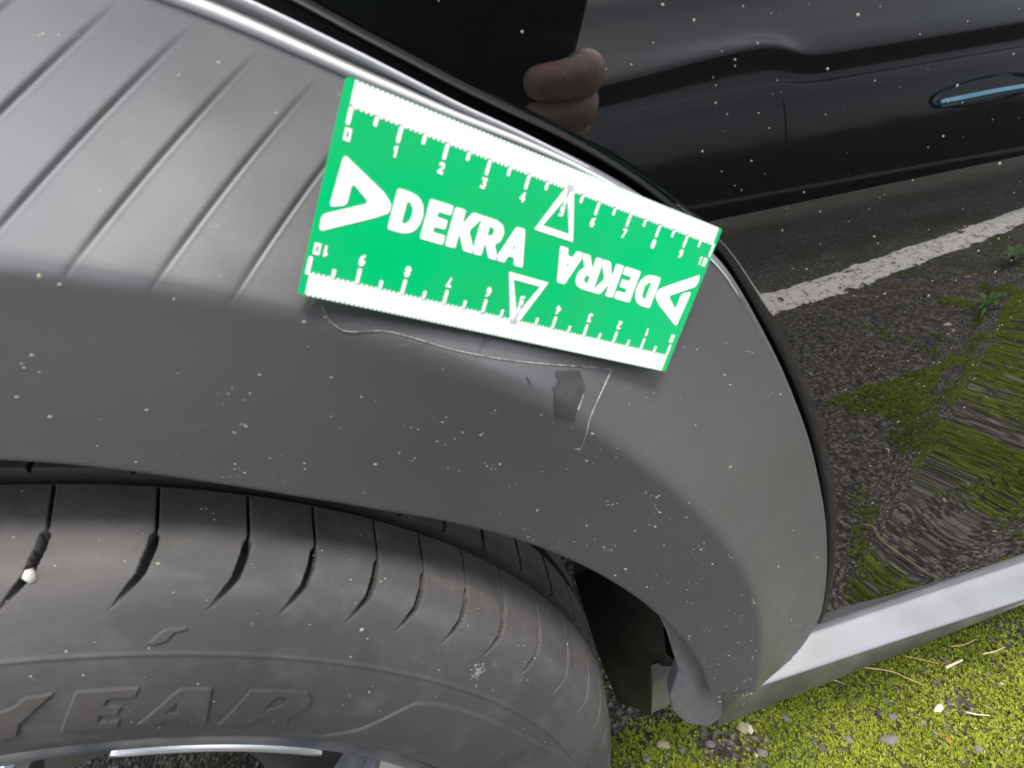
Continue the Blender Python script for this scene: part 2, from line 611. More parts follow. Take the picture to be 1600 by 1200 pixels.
def flare_base(phi, v):
    """phi in degrees, v: 0 = outer edge, 1 = crease, 2 = lip -> (x, y, z)"""
    e, c, l = rE(phi), rC(phi), rL(phi)
    # (r, y) control polyline E -> C -> L, crease rounded with a blend
    v = np.asarray(v, float)
    def seg(v):
        a = np.clip(v, 0, 1)
        b2 = np.clip(v - 1, 0, 1)
        r = np.where(v <= 1, e + (c - e) * a, c + (l - c) * b2)
        bulge = -.0036 * np.sin(np.pi * a)
        y = np.where(v <= 1, YE + (YC - YE) * a - bulge, YC + (YL - YC) * b2)
        return r, y
    wd = .045
    r, y = 0, 0
    ww = np.array([1, 4, 6, 4, 1.]) / 16
    amp = np.clip(1 - np.abs(v - 1) / .30, 0, 1)
    for k_, q in enumerate((-1, -.5, 0, .5, 1)):
        rr, yy = seg(v + q * wd * amp * 1.5)
        r, y = r + ww[k_] * rr, y + ww[k_] * yy
    return r, y


def ribs(phi, r):
    """height (m) of the louvre ribs; positive = outwards"""
    aphi = phi
    h = np.zeros_like(aphi)
    fade_r = np.clip((rE(phi) - .004 - r) / .024, 0, 1) * np.clip((r - rC(phi) + .003) / .016, 0, 1)
    fade_p = np.clip((40.5 - aphi) / 3, 0, 1)
    u = (r - .423) / .053
    k0 = (aphi - 20.25) / 2.48
    # rib index as a continuous coordinate, slanted lines phi = 20.25+2.48k + (4.35-.5k)u
    kc = (aphi - 20.25 - 4.35 * u) / (2.48 - .5 * u)
    f = kc - np.floor(kc)
    saw = (f - .5) * .0006
    d = np.minimum(f, 1 - f)
    groove = -.00055 * np.exp(-(np.where(f < .5, f, f - 1) / .026) ** 2)
    lin = np.where(f > .90, -(f - .90) / .10 * .0003, 0) + np.where(f < .08, (.08 - f) / .08 * .0003, 0)
    strength = np.clip(1.15 - np.maximum(kc, 0) * .085, .25, 1.0)
    return (saw + lin + groove) * fade_r * fade_p * strength


def flare_y(phi, r, y):
    return y - ribs(phi, r)


phis = np.concatenate([np.arange(-90, 8, 1.5), np.arange(8, 42, .06), np.arange(42, PHI_END + .01, .25)])
phis[-1] = PHI_END
vs = np.concatenate([np.linspace(0, 1, 90), np.linspace(1, 2, 40)[1:]])
PH, VV = np.meshgrid(phis, vs, indexing='ij')
pend = np.interp(VV, [0, .25, .5, .7, 1.0, 1.3, 2.0], [89.9, 90.0, 89.2, 87.7, 84.9, 84.7, 85.6])
PH = np.where(PH > 68, 68 + (PH - 68) * (pend - 68) / (PHI_END - 68), PH)
rr, yy = flare_base(PH, VV)


def corner_cut(phi, r):
    """rounded lower rear corner: pulls the outer radius in near the bottom"""
    t = np.clip((phi - 84.5) / (90.0 - 84.5), 0, 1)
    lim = .4848 - .030 * (1 - np.sqrt(np.clip(1 - t ** 2.4, 0, 1)))
    return np.minimum(r, lim)


rr2 = np.where(PH > 80, corner_cut(PH, rr), rr)
yy = flare_y(PH, rr, yy)
Xf, Zf = rr2 * np.sin(np.radians(PH)), ZC + rr2 * np.cos(np.radians(PH))
front = np.stack([Xf, yy, Zf], -1)
# outer edge roll (v<0) and lip return (v>2)
nE = 10
roll = []
for i in range(nE, 0, -1):
    a_ = i / nE * math.pi / 2
    rr_ = rr2[:, 0] + .0035 * math.sin(a_)
    y_ = yy[:, 0] + .0035 * (1 - math.cos(a_))
    roll.append(np.stack([rr_ * np.sin(np.radians(PH[:, 0])), y_, ZC + rr_ * np.cos(np.radians(PH[:, 0]))], -1))
rr_ = rr2[:, 0] + .0035
back = np.stack([rr_ * np.sin(np.radians(PH[:, 0])), yy[:, 0] + .03, ZC + rr_ * np.cos(np.radians(PH[:, 0]))], -1)
lip = []
for q in (.25, .5, .75, 1.0):
    a_ = q * math.pi / 2
    rr_ = rr2[:, -1] - .003 * math.sin(a_)
    lip.append(np.stack([rr_ * np.sin(np.radians(PH[:, -1])), yy[:, -1] + .003 * (1 - math.cos(a_)), ZC + rr_ * np.cos(np.radians(PH[:, -1]))], -1))
rr_ = rr2[:, -1] - .003
lip.append(np.stack([rr_ * np.sin(np.radians(PH[:, -1])), np.full(len(phis), .03), ZC + rr_ * np.cos(np.radians(PH[:, -1]))], -1))
strip = np.concatenate([back[:, None]] + [x[:, None] for x in roll] + [front] + [x[:, None] for x in lip], axis=1)
nu, nv = strip.shape[:2]
arch = mesh_obj('wheel_arch_trim', strip.reshape(-1, 3), grid_faces(nu, nv)[:, ::-1], TRIM, car)


def flare_point(phi, v, lift=0.0):
    r, y = flare_base(np.array([float(phi)]), np.array([float(v)]))
    y = flare_y(np.array([float(phi)]), r, y)
    a_ = math.radians(phi)
    return np.array([r[0] * math.sin(a_), y[0] - lift, ZC + r[0] * math.cos(a_)])


# bottom end cap of the arch trim
capv = [strip[-1, j] for j in range(nv)]
cap_ = mesh_obj('arch_end_cap', np.array(capv + [p + np.array([0, .03 - p[1], 0]) for p in capv]),
                [(j, j + 1, nv + j + 1, nv + j) for j in range(nv - 1)], TRIM, car)

# second lip, sky sheen painted into its pale colour; runs along the upper edge of the arch, dying out under the card
ph = np.linspace(-60, 44, 220)
offs = np.interp(ph, [-60, 24, 30, 34, 38, 44], [.0068, .0062, .0055, .0036, .0022, .001])
rads = np.interp(ph, [-60, 24, 36, 44], [.0013, .0012, .0011, .0008])
path = np.stack([(rE(ph) + offs) * np.sin(np.radians(ph)), np.full(len(ph), -.0012), ZC + (rE(ph) + offs) * np.cos(np.radians(ph))], -1)
V_, F_ = tube_pts(path, rads, 10)
mesh_obj('trim_lip', V_, F_, EDGE, car)
# pale tube along the arch trim edge, painting in its sky highlight
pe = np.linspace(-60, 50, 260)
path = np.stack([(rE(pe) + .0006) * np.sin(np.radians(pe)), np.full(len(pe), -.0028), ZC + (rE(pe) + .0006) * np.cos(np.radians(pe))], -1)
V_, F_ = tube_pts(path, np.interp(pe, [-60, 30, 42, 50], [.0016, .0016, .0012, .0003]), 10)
mesh_obj('trim_edge_highlight', V_, F_, EDGE_HIGHLIGHT, car)
# shallow step between arch edge and lip
off2 = np.stack([(rE(ph) + .003) * np.sin(np.radians(ph)), np.full(len(ph), .0015), ZC + (rE(ph) + .003) * np.cos(np.radians(ph))], -1)
off3 = np.stack([(rE(ph) + offs) * np.sin(np.radians(ph)), np.full(len(ph), .0005), ZC + (rE(ph) + offs) * np.cos(np.radians(ph))], -1)
mesh_obj('trim_step', np.stack([off2, off3], 1).reshape(-1, 3), grid_faces(len(ph), 2), EDGE, car)

# ------------------------------------------------------------ door / side panel
GAP = lambda p: np.interp(np.abs(p), [0, 24, 36, 44, 52, 60, 70, 90], [.0130, .0125, .0068, .0060, .0068, .0088, .0095, .0085])
# panel profile: y as a function of height (and slowly of x)
_zz = np.linspace(.2, 1.2, 1001)
TILT_Z = [.20, .34, .45, .60, .645, .665, .681, .699, .711, .725, .735, .747, .80, 1.0, 1.2]
TILT_D = [0, 0, 0, 0.1, .3, 1.0, 2.6, 5.0, 6.9, 7.5, 7.6, 7.6, 7.8, 9.0, 10.0]
_tl = np.interp(_zz, TILT_Z, TILT_D)
kk = np.hanning(23)
kk /= kk.sum()
_tl = np.convolve(np.r_[np.full(11, _tl[0]), _tl, np.full(11, _tl[-1])], kk, 'valid')
_yy = np.cumsum(np.tan(np.radians(_tl))) * (_zz[1] - _zz[0])
_yy -= np.interp(.6, _zz, _yy)


def panel_y(x, z):
    y = .004 + np.interp(z, _zz, _yy)
    return y


HOLLOW = 0.9
_hs = np.linspace(-.05, .45, 1001)
_sl = np.where(_hs < 0, 0, np.where(_hs < .035, _hs / .035 * .07, np.maximum(.07 - HOLLOW * (_hs - .035), -.12)))
_sl = np.where(_hs > .27, np.minimum(0, -.12 + (_hs - .27) * 1.2), _sl)
_k = np.hanning(21)
_sl = np.convolve(np.pad(_sl, 10, 'edge'), _k / _k.sum(), 'valid')
_hh = np.cumsum(_sl) * (_hs[1] - _hs[0])


def panel_wave(x, z):
    """slight pressed hollow in the lower rear of the panel (stretches reflections)"""
    sm = lambda v: v * v * (3 - 2 * v)
    s = .985 * x - .174 * z - .412
    h = np.interp(s, _hs, _hh)
    sm = lambda v: v * v * (3 - 2 * v)
    return h * sm(np.clip((.70 - z) / .15, 0, 1)) * sm(np.clip((z - .305) / .15, 0, 1))


pp = np.concatenate([np.arange(-89, 8, 1.5), np.arange(8, 89.4, .2), [89.45]])
tt = np.concatenate([np.linspace(0, .012, 14), np.linspace(.0135, .30, 170)[:-1], np.geomspace(.30, 1.0, 50)])
PHp, TT = np.meshgrid(pp, tt, indexing='ij')
ra = rE(PHp) + GAP(PHp)
s_, c_ = np.sin(np.radians(PHp)), np.cos(np.radians(PHp))
XMAX, ZMAX = 1.75, 1.05
rmax = np.minimum(XMAX / np.maximum(np.abs(s_), 1e-6), (ZMAX - ZC) / np.maximum(c_, 1e-6))
rp_ = ra + TT * (rmax - ra)
dist = TT * (rmax - ra)
Xp, Zp = rp_ * s_, ZC + rp_ * c_
Zp = np.maximum(Zp, .3385 - .0075 * np.clip(Xp - .5, 0, 2) / .2 * .35)
rd = .0045
roll_y = np.where(dist < rd, rd - np.sqrt(np.clip(rd ** 2 - (rd - dist) ** 2, 0, None)), 0)
Yp = panel_y(Xp, Zp) + panel_wave(Xp, Zp) + roll_y
# skirt into the gap
Ysk = Yp[:, :1] + .03
pv = np.concatenate([np.stack([Xp[:, :1], Ysk, Zp[:, :1]], -1), np.stack([Xp, Yp, Zp], -1)], axis=1)
door = mesh_obj('door_panel', pv.reshape(-1, 3), grid_faces(pv.shape[0], pv.shape[1]), PAINT, car)

# dark seal at the bottom of the gap
pg = np.linspace(-89, 86.5, 300)
gA = np.stack([(rE(pg) - .004) * np.sin(np.radians(pg)), np.full(len(pg), .027), ZC + (rE(pg) - .004) * np.cos(np.radians(pg))], -1)
gB = np.stack([(rE(pg) + .034) * np.sin(np.radians(pg)), np.full(len(pg), .030), ZC + (rE(pg) + .034) * np.cos(np.radians(pg))], -1)
gB[:, 2] = np.maximum(gB[:, 2], .30)
gA[:, 2] = np.maximum(gA[:, 2], .30)
mesh_obj('gap_seal', np.stack([gA, gB], 1).reshape(-1, 3), grid_faces(len(pg), 2), SEAL, car)

# ------------------------------------------------------------ sill trim
xs = np.linspace(.399, 1.75, 120)
zst = .338 - .0345 * np.clip(xs - .507, -.2, 1.3) * .95
zsm = np.interp(xs, [.30, .449, .558, .692, 1.75], [.3225, .3190, .3125, .3025, .262])
zsb = np.interp(xs, [.35, .405, .69, 1.75], [.2775, .2790, .2945, .262 - .02])
zmd = zst - .0138
prof = [(np.full_like(xs, .030), zst + .001), (np.full_like(xs, .0085), zst), (np.full_like(xs, .0065), zst - .0010), (np.full_like(xs, .0065), zmd + .0016), (np.full_like(xs, .0058), zmd + .0004)]
prof += [(np.full_like(xs, .0045 - .0175 * q), zmd + (zsm - zmd) * q) for q in (0, .35, .7, .95)]
n_top = len(prof)
edge_ = [(np.full_like(xs, -.0132 - .0014 * math.sin(q)), zsm - .0015 * (1 - math.cos(q)) - .0002) for q in (0.5, 1.0, 1.5)]
top_prof = prof + edge_
sec = np.stack([np.stack([xs, y_, z_], -1) for y_, z_ in top_prof], 1)
# the upper ledge strip carries a dark upper band (separate piece) and the bright ledge
kx = int(np.argmax(xs > .416))
led = mesh_obj('sill_ledge', sec[kx:].reshape(-1, 3), grid_faces(len(xs) - kx, sec.shape[1]), LEDGE, car)
zs0 = np.where(xs < .418, .334, edge_[-1][1])
side = [(np.where(xs < .418, -.012, edge_[-1][0]), zs0), (np.full_like(xs, -.0150), zsm - .006), (np.full_like(xs, -.0165), zsb + .004), (np.full_like(xs, -.0150), zsb), (np.full_like(xs, .10), zsb - .01)]
sec = np.stack([np.stack([xs, y_, z_], -1) for y_, z_ in side], 1)
mesh_obj('sill_trim', sec.reshape(-1, 3), grid_faces(len(xs), sec.shape[1]), SILLSIDE, car)
ev_ = [(xs[0], float(p[0][0]), float(p[1][0])) for p in side] + [(xs[0], .10, float(zst[0])), (xs[0], .0045, float(zst[0])), (xs[0], -.012, float(zsm[0]))]
mesh_obj('sill_end', ev_, [tuple(range(len(ev_)))], SILLSIDE, car, smooth=False)

# ------------------------------------------------------------ mudflap and bracket behind the wheel
def slab(name, poly_front, y_depth_vec, material, parent):
    n = len(poly_front)
    A_ = np.array(poly_front, float)
    B_ = A_ + np.array(y_depth_vec)
    F_ = [tuple(range(n)), tuple(range(2 * n - 1, n - 1, -1))] + [(i, n + i, n + (i + 1) % n, (i + 1) % n) for i in range(n)]
    return mesh_obj(name, np.vstack([A_, B_]), F_, material, parent, smooth=False)


def px3(u, v, y):
    d = (u - 800) / 842.62 * AX_R + (v - 600) / 842.62 * AX_D + AX_F
    return CAM + d * ((y - CAM[1]) / d[1])


flap = [px3(u, v, -.0185) for u, v in [(1010, 925), (1052, 945), (1090, 985), (1116, 1040), (1130, 1085), (1128, 1122), (1106, 1137), (1072, 1132), (1050, 1112), (1046, 1090), (1060, 1050), (1042, 990)]]
o = slab('mudflap', flap, (0.004, .012, 0.0), MUD, car)
bevel(o, .002, 2)
# black deflector box: front plane, side and pale bottom facet
bx = [px3(u, v, yv) for u, v, yv in [(897, 900, .12), (930, 885, .10), (985, 910, .06), (1035, 960, .045), (1040, 1020, .045), (1073, 1052, .04), (1020, 1115, .055), (965, 1098, .09), (930, 1010, .11)]]
o = slab('wheel_well_deflector', bx, (.03, .10, .02), BLACKPL, car)
fc = [px3(u, v, yv) for u, v, yv in [(1020, 1066, .0395), (1066, 1049, .0375), (1073, 1053, .0385), (1047, 1100, .046), (1018, 1115, .054)]]
BRK = mat('pale_bracket', (0.2, 0.19, 0.165), 0.6)
o = slab('bracket_facet', fc, (.004, .012, .004), BRK, car)

# ------------------------------------------------------------ wheel
WC = np.array([-.0094, 0.0, ZC])
wheel = empty('wheel', tuple(WC), '', '')
del wheel['label'], wheel['category']
wheel.parent = car
wheel.matrix_parent_inverse = car.matrix_world.inverted()
bpy.context.view_layer.update()
PRF = np.array([(-.018, .2195), (-.031, .2215), (-.0385, .2265), (-.0440, .2360), (-.0485, .2520), (-.0490, .2680), (-.0455, .2860), (-.0376, .3035), (-.0290, .3125), (-.0160, .3190), (.0035, .3244)])
Dp = catmull(PRF, 24)
s_arc = np.r_[0, np.cumsum(np.hypot(*np.diff(Dp, axis=0).T))]
SMAX = s_arc[-1]
SIP = [19.6, 25.55, 31.25, 35.95, 40.98, 45.3, 50.0, 54.9, 60.6, 66.6, 72.7]
pit = [5.0, 5.7, 4.6, 5.1, 4.5, 5.6, 4.8]
q = 78.0
i = 0
allsip = list(SIP)
while q < 375:
    allsip.append(q)
    q += pit[i % 7]
    i += 1
allsip = np.array([a_ if a_ < 180 else a_ - 360 for a_ in allsip])

th = np.concatenate([np.arange(-180, 8, 1.0), np.arange(8, 84, .06), np.arange(84, 180, 1.0)])
ss = np.linspace(0, SMAX, 300)
yb, rb = np.interp(ss, s_arc, Dp[:, 0]), np.interp(ss, s_arc, Dp[:, 1])
# outward normal in the (y, r) plane
ty_, tr_ = np.gradient(yb), np.gradient(rb)
nl = np.hypot(ty_, tr_)
ny, nr = -tr_ / nl, ty_ / nl
TH, SS = np.meshgrid(th, ss, indexing='ij')
disp = np.zeros_like(TH)
# sipes: centre line offset and width by s
off_s = np.interp(SS, [.104, .1055, .116, .125, .133, .151], [-.85, -.55, .50, .72, .70, .05])
wid_s = np.interp(SS, [.104, .107, .112, .120, .1300, .1312, .151], [.07, .17, .26, .31, .31, .105, .09])
dep_s = np.interp(SS, [.1035, .107, .113, .122, .131, .133, .151], [0, .0012, .0045, .0100, .0110, .0075, .0075])
for a_ in allsip:
    dl = TH - (a_ + off_s)
    mk = np.clip(1.6 - np.abs(dl) / wid_s * 1.0 / .62, 0, 1)
    disp = np.minimum(disp, -dep_s * np.clip(mk * 3.0, 0, 1))
# circular ridge, wave ridge and scuffs on the sidewall
disp += .0006 * np.exp(-((SS - .0876) / .0009) ** 2)
wx_ = [36, 44.2, 46.8, 48.9, 50.1, 52.8, 59.3, 66.7, 80.8]
wy_ = [.0405, .0414, .0527, .0689, .0758, .0785, .0792, .0792, .087]
wv = np.interp(TH, wx_, wy_)
gate = ((TH > 40) & (TH < 82)).astype(float)
disp += gate * .0010 * (np.clip((wv - SS) / .0016, 0, 1)) * np.clip((SS - .034) / .006, 0, 1) * np.clip((82 - TH) / 8, 0, 1)
GL = {
    'Y': [(18.71, .0675), (19.55, .0689), (20.31, .0727), (21.97, .0735), (19.65, .0599), (19.17, .0527), (17.94, .0507), (16.9, .0507), (17.2, .058), (15.7, .0735), (17.3, .0735)],
    'E': [(23.3, .0735), (27.18, .0735), (27.04, .0689), (25.27, .0692), (25.01, .0653), (26.14, .0645), (25.89, .0599), (24.79, .0606), (24.53, .0566), (26.06, .0555), (25.86, .0507), (22.01, .0520)],
    'A': [(27.29, .052), (29.92, .0727), (32.15, .0727), (32.6, .0507), (31.25, .0507), (31.24, .0545), (29.19, .0545), (28.76, .0510)],
    'A2': [(29.19, .0592), (29.96, .0653), (30.17, .0592)],
    'R': [(33.61, .0495), (35.04, .072), (39.55, .0727), (40.3, .0689), (40.39, .0633), (39.33, .0573), (39.62, .0513), (38.28, .050), (38.02, .0559), (36.65, .0559), (36.22, .0495)],
    'R2': [(36.8, .0606), (37.26, .0689), (38.22, .0689), (38.34, .0646)],
    'foot': [(27.3, .0919), (27.89, .0953), (28.14, .0969), (29.57, .0977), (29.41, .0969), (28.67, .0953), (28.44, .0927), (27.64, .091)],
}
lets = np.zeros_like(TH, bool)
for k_ in ('Y', 'E', 'A', 'R', 'foot'):
    lets |= inpoly(TH, SS, GL[k_])
for k_ in ('A2', 'R2'):
    lets &= ~inpoly(TH, SS, GL[k_])
disp += np.where(lets, .0007, 0)
# gentle wear
disp += .00025 * (fbm(TH, SS * 300, .8, 3, 71) - .5)
TR = np.radians(TH)
rs = rb[None] + nr[None] * disp
ys = yb[None] + ny[None] * disp
tv = np.stack([rs * np.sin(TR), ys, rs * np.cos(TR)], -1) + WC
tyre = mesh_obj('tyre', tv.reshape(-1, 3), grid_faces(len(th), len(ss), True), RUBBER, wheel)
a = tyre.data.attributes.new('letter', 'FLOAT', 'POINT')
a.data.foreach_set('value', lets.astype(np.float32).ravel())
a = tyre.data.attributes.new('groove', 'FLOAT', 'POINT')
a.data.foreach_set('value', np.clip(-disp / .003, 0, 1).astype(np.float32).ravel())
t = RUBBER.node_tree
b = t.nodes['Principled BSDF']
pc = noise_col(RUBBER, (0.072, 0.067, 0.066), (0.048, 0.047, 0.047), 11, 9, .35, .65)
pc = noise_col(RUBBER, (0, 0, 0), (0.098, 0.092, 0.087), 55, 10, .56, .80, prev=pc)
pc = noise_col(RUBBER, (0, 0, 0), (0.044, 0.043, 0.042), 26, 8, .55, .72, distortion=.6, prev=pc)
at = t.nodes.new('ShaderNodeAttribute')
at.attribute_name = 'letter'
mx = t.nodes.new('ShaderNodeMixRGB')
mlt = t.nodes.new('ShaderNodeMath')
mlt.operation = 'MULTIPLY'
mlt.inputs[1].default_value = .55
t.links.new(at.outputs['Fac'], mlt.inputs[0])
t.links.new(mlt.outputs[0], mx.inputs['Fac'])
t.links.new(pc, mx.inputs['Color1'])
mx.inputs['Color2'].default_value = (0.058, 0.051, 0.045, 1)
t.links.new(mx.outputs['Color'], b.inputs['Base Color'])
bump(RUBBER, 500, 0.25, 0.0005)

at2 = t.nodes.new('ShaderNodeAttribute')
at2.attribute_name = 'dusty'
mx2 = t.nodes.new('ShaderNodeMixRGB')
mx2.inputs['Color2'].default_value = (0.105, 0.101, 0.098, 1)
t.links.new(at2.outputs['Fac'], mx2.inputs['Fac'])
t.links.new(mx.outputs['Color'], mx2.inputs['Color1'])
t.links.new(mx2.outputs['Color'], b.inputs['Base Color'])
dst = .45 * np.exp(-((SS - .1165 - .003 * np.sin(TH * .35)) / .0055) ** 2) * np.clip(fbm(TH * .5, SS * 260, .9, 4, 81) * 2.4 - .65, 0, 1) + .35 * np.clip(fbm(TH * .9, SS * 180, 0.55, 4, 91) * 3 - 1.85, 0, 1)
a = tyre.data.attributes.new('dusty', 'FLOAT', 'POINT')
a.data.foreach_set('value', (np.clip(dst, 0, 1) * (disp > -.0008)).astype(np.float32).ravel())

# tread: circumferential grooves and inner ribs, one lathe with cross cuts
tp = [(.0035, .3244), (.0042, .3190), (.0105, .3195), (.0112, .3262), (.020, .3280), (.038, .3298), (.0388, .322), (.0475, .322), (.0482, .3302), (.070, .3305), (.092, .3300), (.0928, .322), (.101, .322), (.102, .3285),
      (.125, .3255), (.145, .318), (.160, .303), (.168, .28), (.166, .25), (.155, .222)]
tp2 = []
for i in range(len(tp) - 1):
    for q in np.linspace(0, 1, 6, endpoint=False):
        tp2.append(np.array(tp[i]) * (1 - q) + np.array(tp[i + 1]) * q)
tp2.append(np.array(tp[-1]))
tp2 = np.array(tp2)
th2 = np.concatenate([np.arange(-180, 8, 1.5), np.arange(8, 84, .12), np.arange(84, 180, 1.5)])
T2, YY2 = np.meshgrid(th2, tp2[:, 0], indexing='ij')
R2 = np.broadcast_to(tp2[:, 1], T2.shape).copy()
ribmask = (YY2 > .0108) & (YY2 < .040) & (R2 > .325)
for a_ in allsip:
    dl = T2 - (a_ - 1.8 - (YY2 - .011) * 30 * .35)
    R2 -= np.where(ribmask & (np.abs(dl) < .16), .003, 0)
X2 = np.stack([R2 * np.sin(np.radians(T2)), YY2, R2 * np.cos(np.radians(T2))], -1) + WC
mesh_obj('tread', X2.reshape(-1, 3), grid_faces(len(th2), len(tp2), True), RUBBER, wheel, smooth=False)


def lathe(name, prof, material, parent, n=240, y0=-1e9, smooth=True, a0=-180, a1=180):
    prof = np.array(prof, float)
    full = abs(a1 - a0) >= 360
    an = np.radians(np.linspace(a0, a1, n, endpoint=not full))
    A_, Y_ = np.meshgrid(an, prof[:, 0], indexing='ij')
    Rr = np.broadcast_to(prof[:, 1], A_.shape)
    v = np.stack([Rr * np.sin(A_), Y_, Rr * np.cos(A_)], -1) + WC
    return mesh_obj(name, v.reshape(-1, 3), grid_faces(n, len(prof), full), material, parent, smooth)


rim = lathe('rim', [(-.016, .2215), (-.0300, .2228), (-.0350, .2226), (-.0366, .2212), (-.0366, .2150), (-.0355, .2138), (-.0330, .2130), (-.028, .2124), (-.020, .2110), (.02, .207), (.09, .20), (.15, .2)], ALLOYDARK, wheel)
lathe('inner_flange', [(-.020, .2112), (-.0255, .2050), (-.026, .198), (-.010, .192), (.01, .19)], ALLOYDARK, rim)
for k_ in range(5):
    ac = 72 * k_ + 36.6
    # bright machined arc along the outer border of each opening
    na = 40
    an_ = np.linspace(-12.6, 12.6, na)
    tp_ = np.sqrt(np.clip(1 - (np.abs(an_) / 12.7) ** 14, 0, 1))
    pr_ = [(-.0240, .2122), (-.0262, .2116), (-.0340, .2074), (-.0348, .2060), (-.0300, .2050)]
    A2_ = np.radians(ac + an_)
    rows = []
    for (y_, r_) in pr_:
        rm = .2080 + (r_ - .2080) * tp_
        rows.append(np.stack([rm * np.sin(A2_), np.full(na, y_), rm * np.cos(A2_)], -1) + WC)
    mesh_obj('machined_edge', np.stack(rows, 1).reshape(-1, 3), grid_faces(na, 5), ALLOY, rim)
    # broad spoke with a polished, domed face and dark flanks
    as_ = ac + 36
    st = [(.2128, 15.2, -.0325), (.2060, 14.2, -.0365), (.19, 12.4, -.0430), (.16, 10.5, -.0500), (.11, 10.5, -.0530), (.06, 16, -.0470)]
    vf, vs_ = [], []
    for (r_, hw, y_) in st:
        for q in (-1, -.5, 0, .5, 1):
            a2 = math.radians(as_ + hw * q)
            vf.append(WC + np.array([r_ * math.sin(a2), y_ + .001 * abs(q), r_ * math.cos(a2)]))
        for q, yo in ((-1.13, .03), (-1.10, .0035), (-.99, .0012), (.99, .0012), (1.10, .0035), (1.13, .03)):
            a2 = math.radians(as_ + hw * q)
            vs_.append(WC + np.array([(r_ + .0012) * math.sin(a2), y_ + yo, (r_ + .0012) * math.cos(a2)]))
    mesh_obj('spoke_face', np.array(vf), grid_faces(6, 5), ALLOY, rim)
    mesh_obj('spoke', np.array(vs_), grid_faces(6, 6), ALLOYDARK, rim, smooth=False)
lathe('hub', [(-.040, .001), (-.046, .03), (-.046, .055), (-.03, .065)], ALLOYDARK, rim, 64)
lathe('brake_disc', [(.045, .07), (.045, .155), (.06, .155), (.06, .07)], mat('brake_steel', (.3, .29, .28), .4, metal=1.0), wheel, 96)
# little white stone wedged in a sipe
ang = math.radians(20.35)
sv = np.array([WC[0] + .3125 * math.sin(ang), -.0300, ZC + .3125 * math.cos(ang)])
vst = ico_v * rng.uniform(.75, 1.25, (12, 1)) * np.array([.0017, .0022, .0032]) + sv
stn = mesh_obj('wedged_stone', vst, ico_f, mat('wedged_stone', (.5, .49, .46), .8), wheel, smooth=True)

# wheel arch liner: dark shell over the wheel (front and top, open behind so the ground shows)
aL = np.radians(np.linspace(-100, 42, 60))
lin = []
for yv, rv in ((.012, .356), (.03, .368), (.20, .372), (.28, .36)):
    rr_ = np.minimum(rv, rL(np.degrees(aL)) + .004) if yv < .02 else np.full_like(aL, rv)
    lin.append(np.stack([rr_ * np.sin(aL), np.full_like(aL, yv), ZC + rr_ * np.cos(aL)], -1))
mesh_obj('wheel_well_liner', np.stack(lin, 1).reshape(-1, 3), grid_faces(60, 4), DARK, car)

# rest of the body, out of the picture: bonnet side, roof slope and floor
bo = []
for x0_, x1_, y0_, y1_, z0_, z1_ in ((.62, 1.75, .12, 1.7, .30, .42),):
    v_, f_ = box_vf(x0_, x1_, y0_, y1_, z0_, z1_)
    mesh_obj('floor_pan', v_, f_, DARK, car, smooth=False)
zt = np.linspace(ZMAX, 1.05, 2)
xq = np.linspace(-1.75, 1.75, 30)
top = []
for k_, (yy_, zz_) in enumerate(((float(panel_y(0, 1.05)), 1.05), (.075, 1.075), (.13, 1.09), (.30, 1.10), (.9, 1.12), (1.8, 1.12))):
    top.append(np.stack([xq, np.full_like(xq, yy_), np.full_like(xq, zz_)], -1))
mesh_obj('shoulder', np.stack(top, 1).reshape(-1, 3), grid_faces(30, 6), PAINT, car)
v_, f_ = box_vf(-1.75, 1.75, 1.78, 1.8, .3, 1.12)
mesh_obj('far_side', v_, f_, PAINT, car, smooth=False)

# ------------------------------------------------------------ scratch, scuff and dust on the arch trim
def on_flare_px(u, v, lift=.0004):
    """point of the arch surface seen towards the photo's (u, v), marched along the surface"""
    d = (u - 800) / 842.62 * AX_R + (v - 600) / 842.62 * AX_D + AX_F
    t_ = np.arange(.05, .6, .0004)
    P_ = CAM + d * t_[:, None]
    r_ = np.hypot(P_[:, 0], P_[:, 2] - ZC)
    ph_ = np.degrees(np.arctan2(P_[:, 0], P_[:, 2] - ZC))
    vv_ = np.where(r_ > rC(ph_), (rE(ph_) - r_) / (rE(ph_) - rC(ph_)), 1 + (rC(ph_) - r_) / (rC(ph_) - rL(ph_)))
    for _ in range(8):
        rr_, y_ = flare_base(ph_, np.clip(vv_, 0, 2))
        vv_ = np.clip(vv_ + (rr_ - r_) / np.where(vv_ < 1, rE(ph_) - rC(ph_), rC(ph_) - rL(ph_)), 0, 2)
    rr_, y_ = flare_base(ph_, vv_)
    y_ = flare_y(ph_, rr_, y_)
    g_ = P_[:, 1] - y_
    i_ = int(np.argmax(g_ >= 0))
    k_ = g_[i_ - 1] / (g_[i_ - 1] - g_[i_])
    return P_[i_ - 1] + (P_[i_] - P_[i_ - 1]) * k_ - np.array([0, lift, 0])


SCR = mat('pale_scratch', (0.24, 0.225, 0.215), 0.7)
noise_col(SCR, (0.30, 0.28, 0.265), (0.09, 0.088, 0.087), 260, 6, .5, .68)
scr_px = catmull([(503, 478), (515, 500), (535, 515), (560, 518), (600, 517), (640, 526), (690, 541), (740, 553), (800, 563), (860, 569), (920, 573), (955, 577)], 16)
scr2 = catmull([(955, 577), (945, 600), (932, 628), (921, 655), (915, 680), (905, 705)], 16)


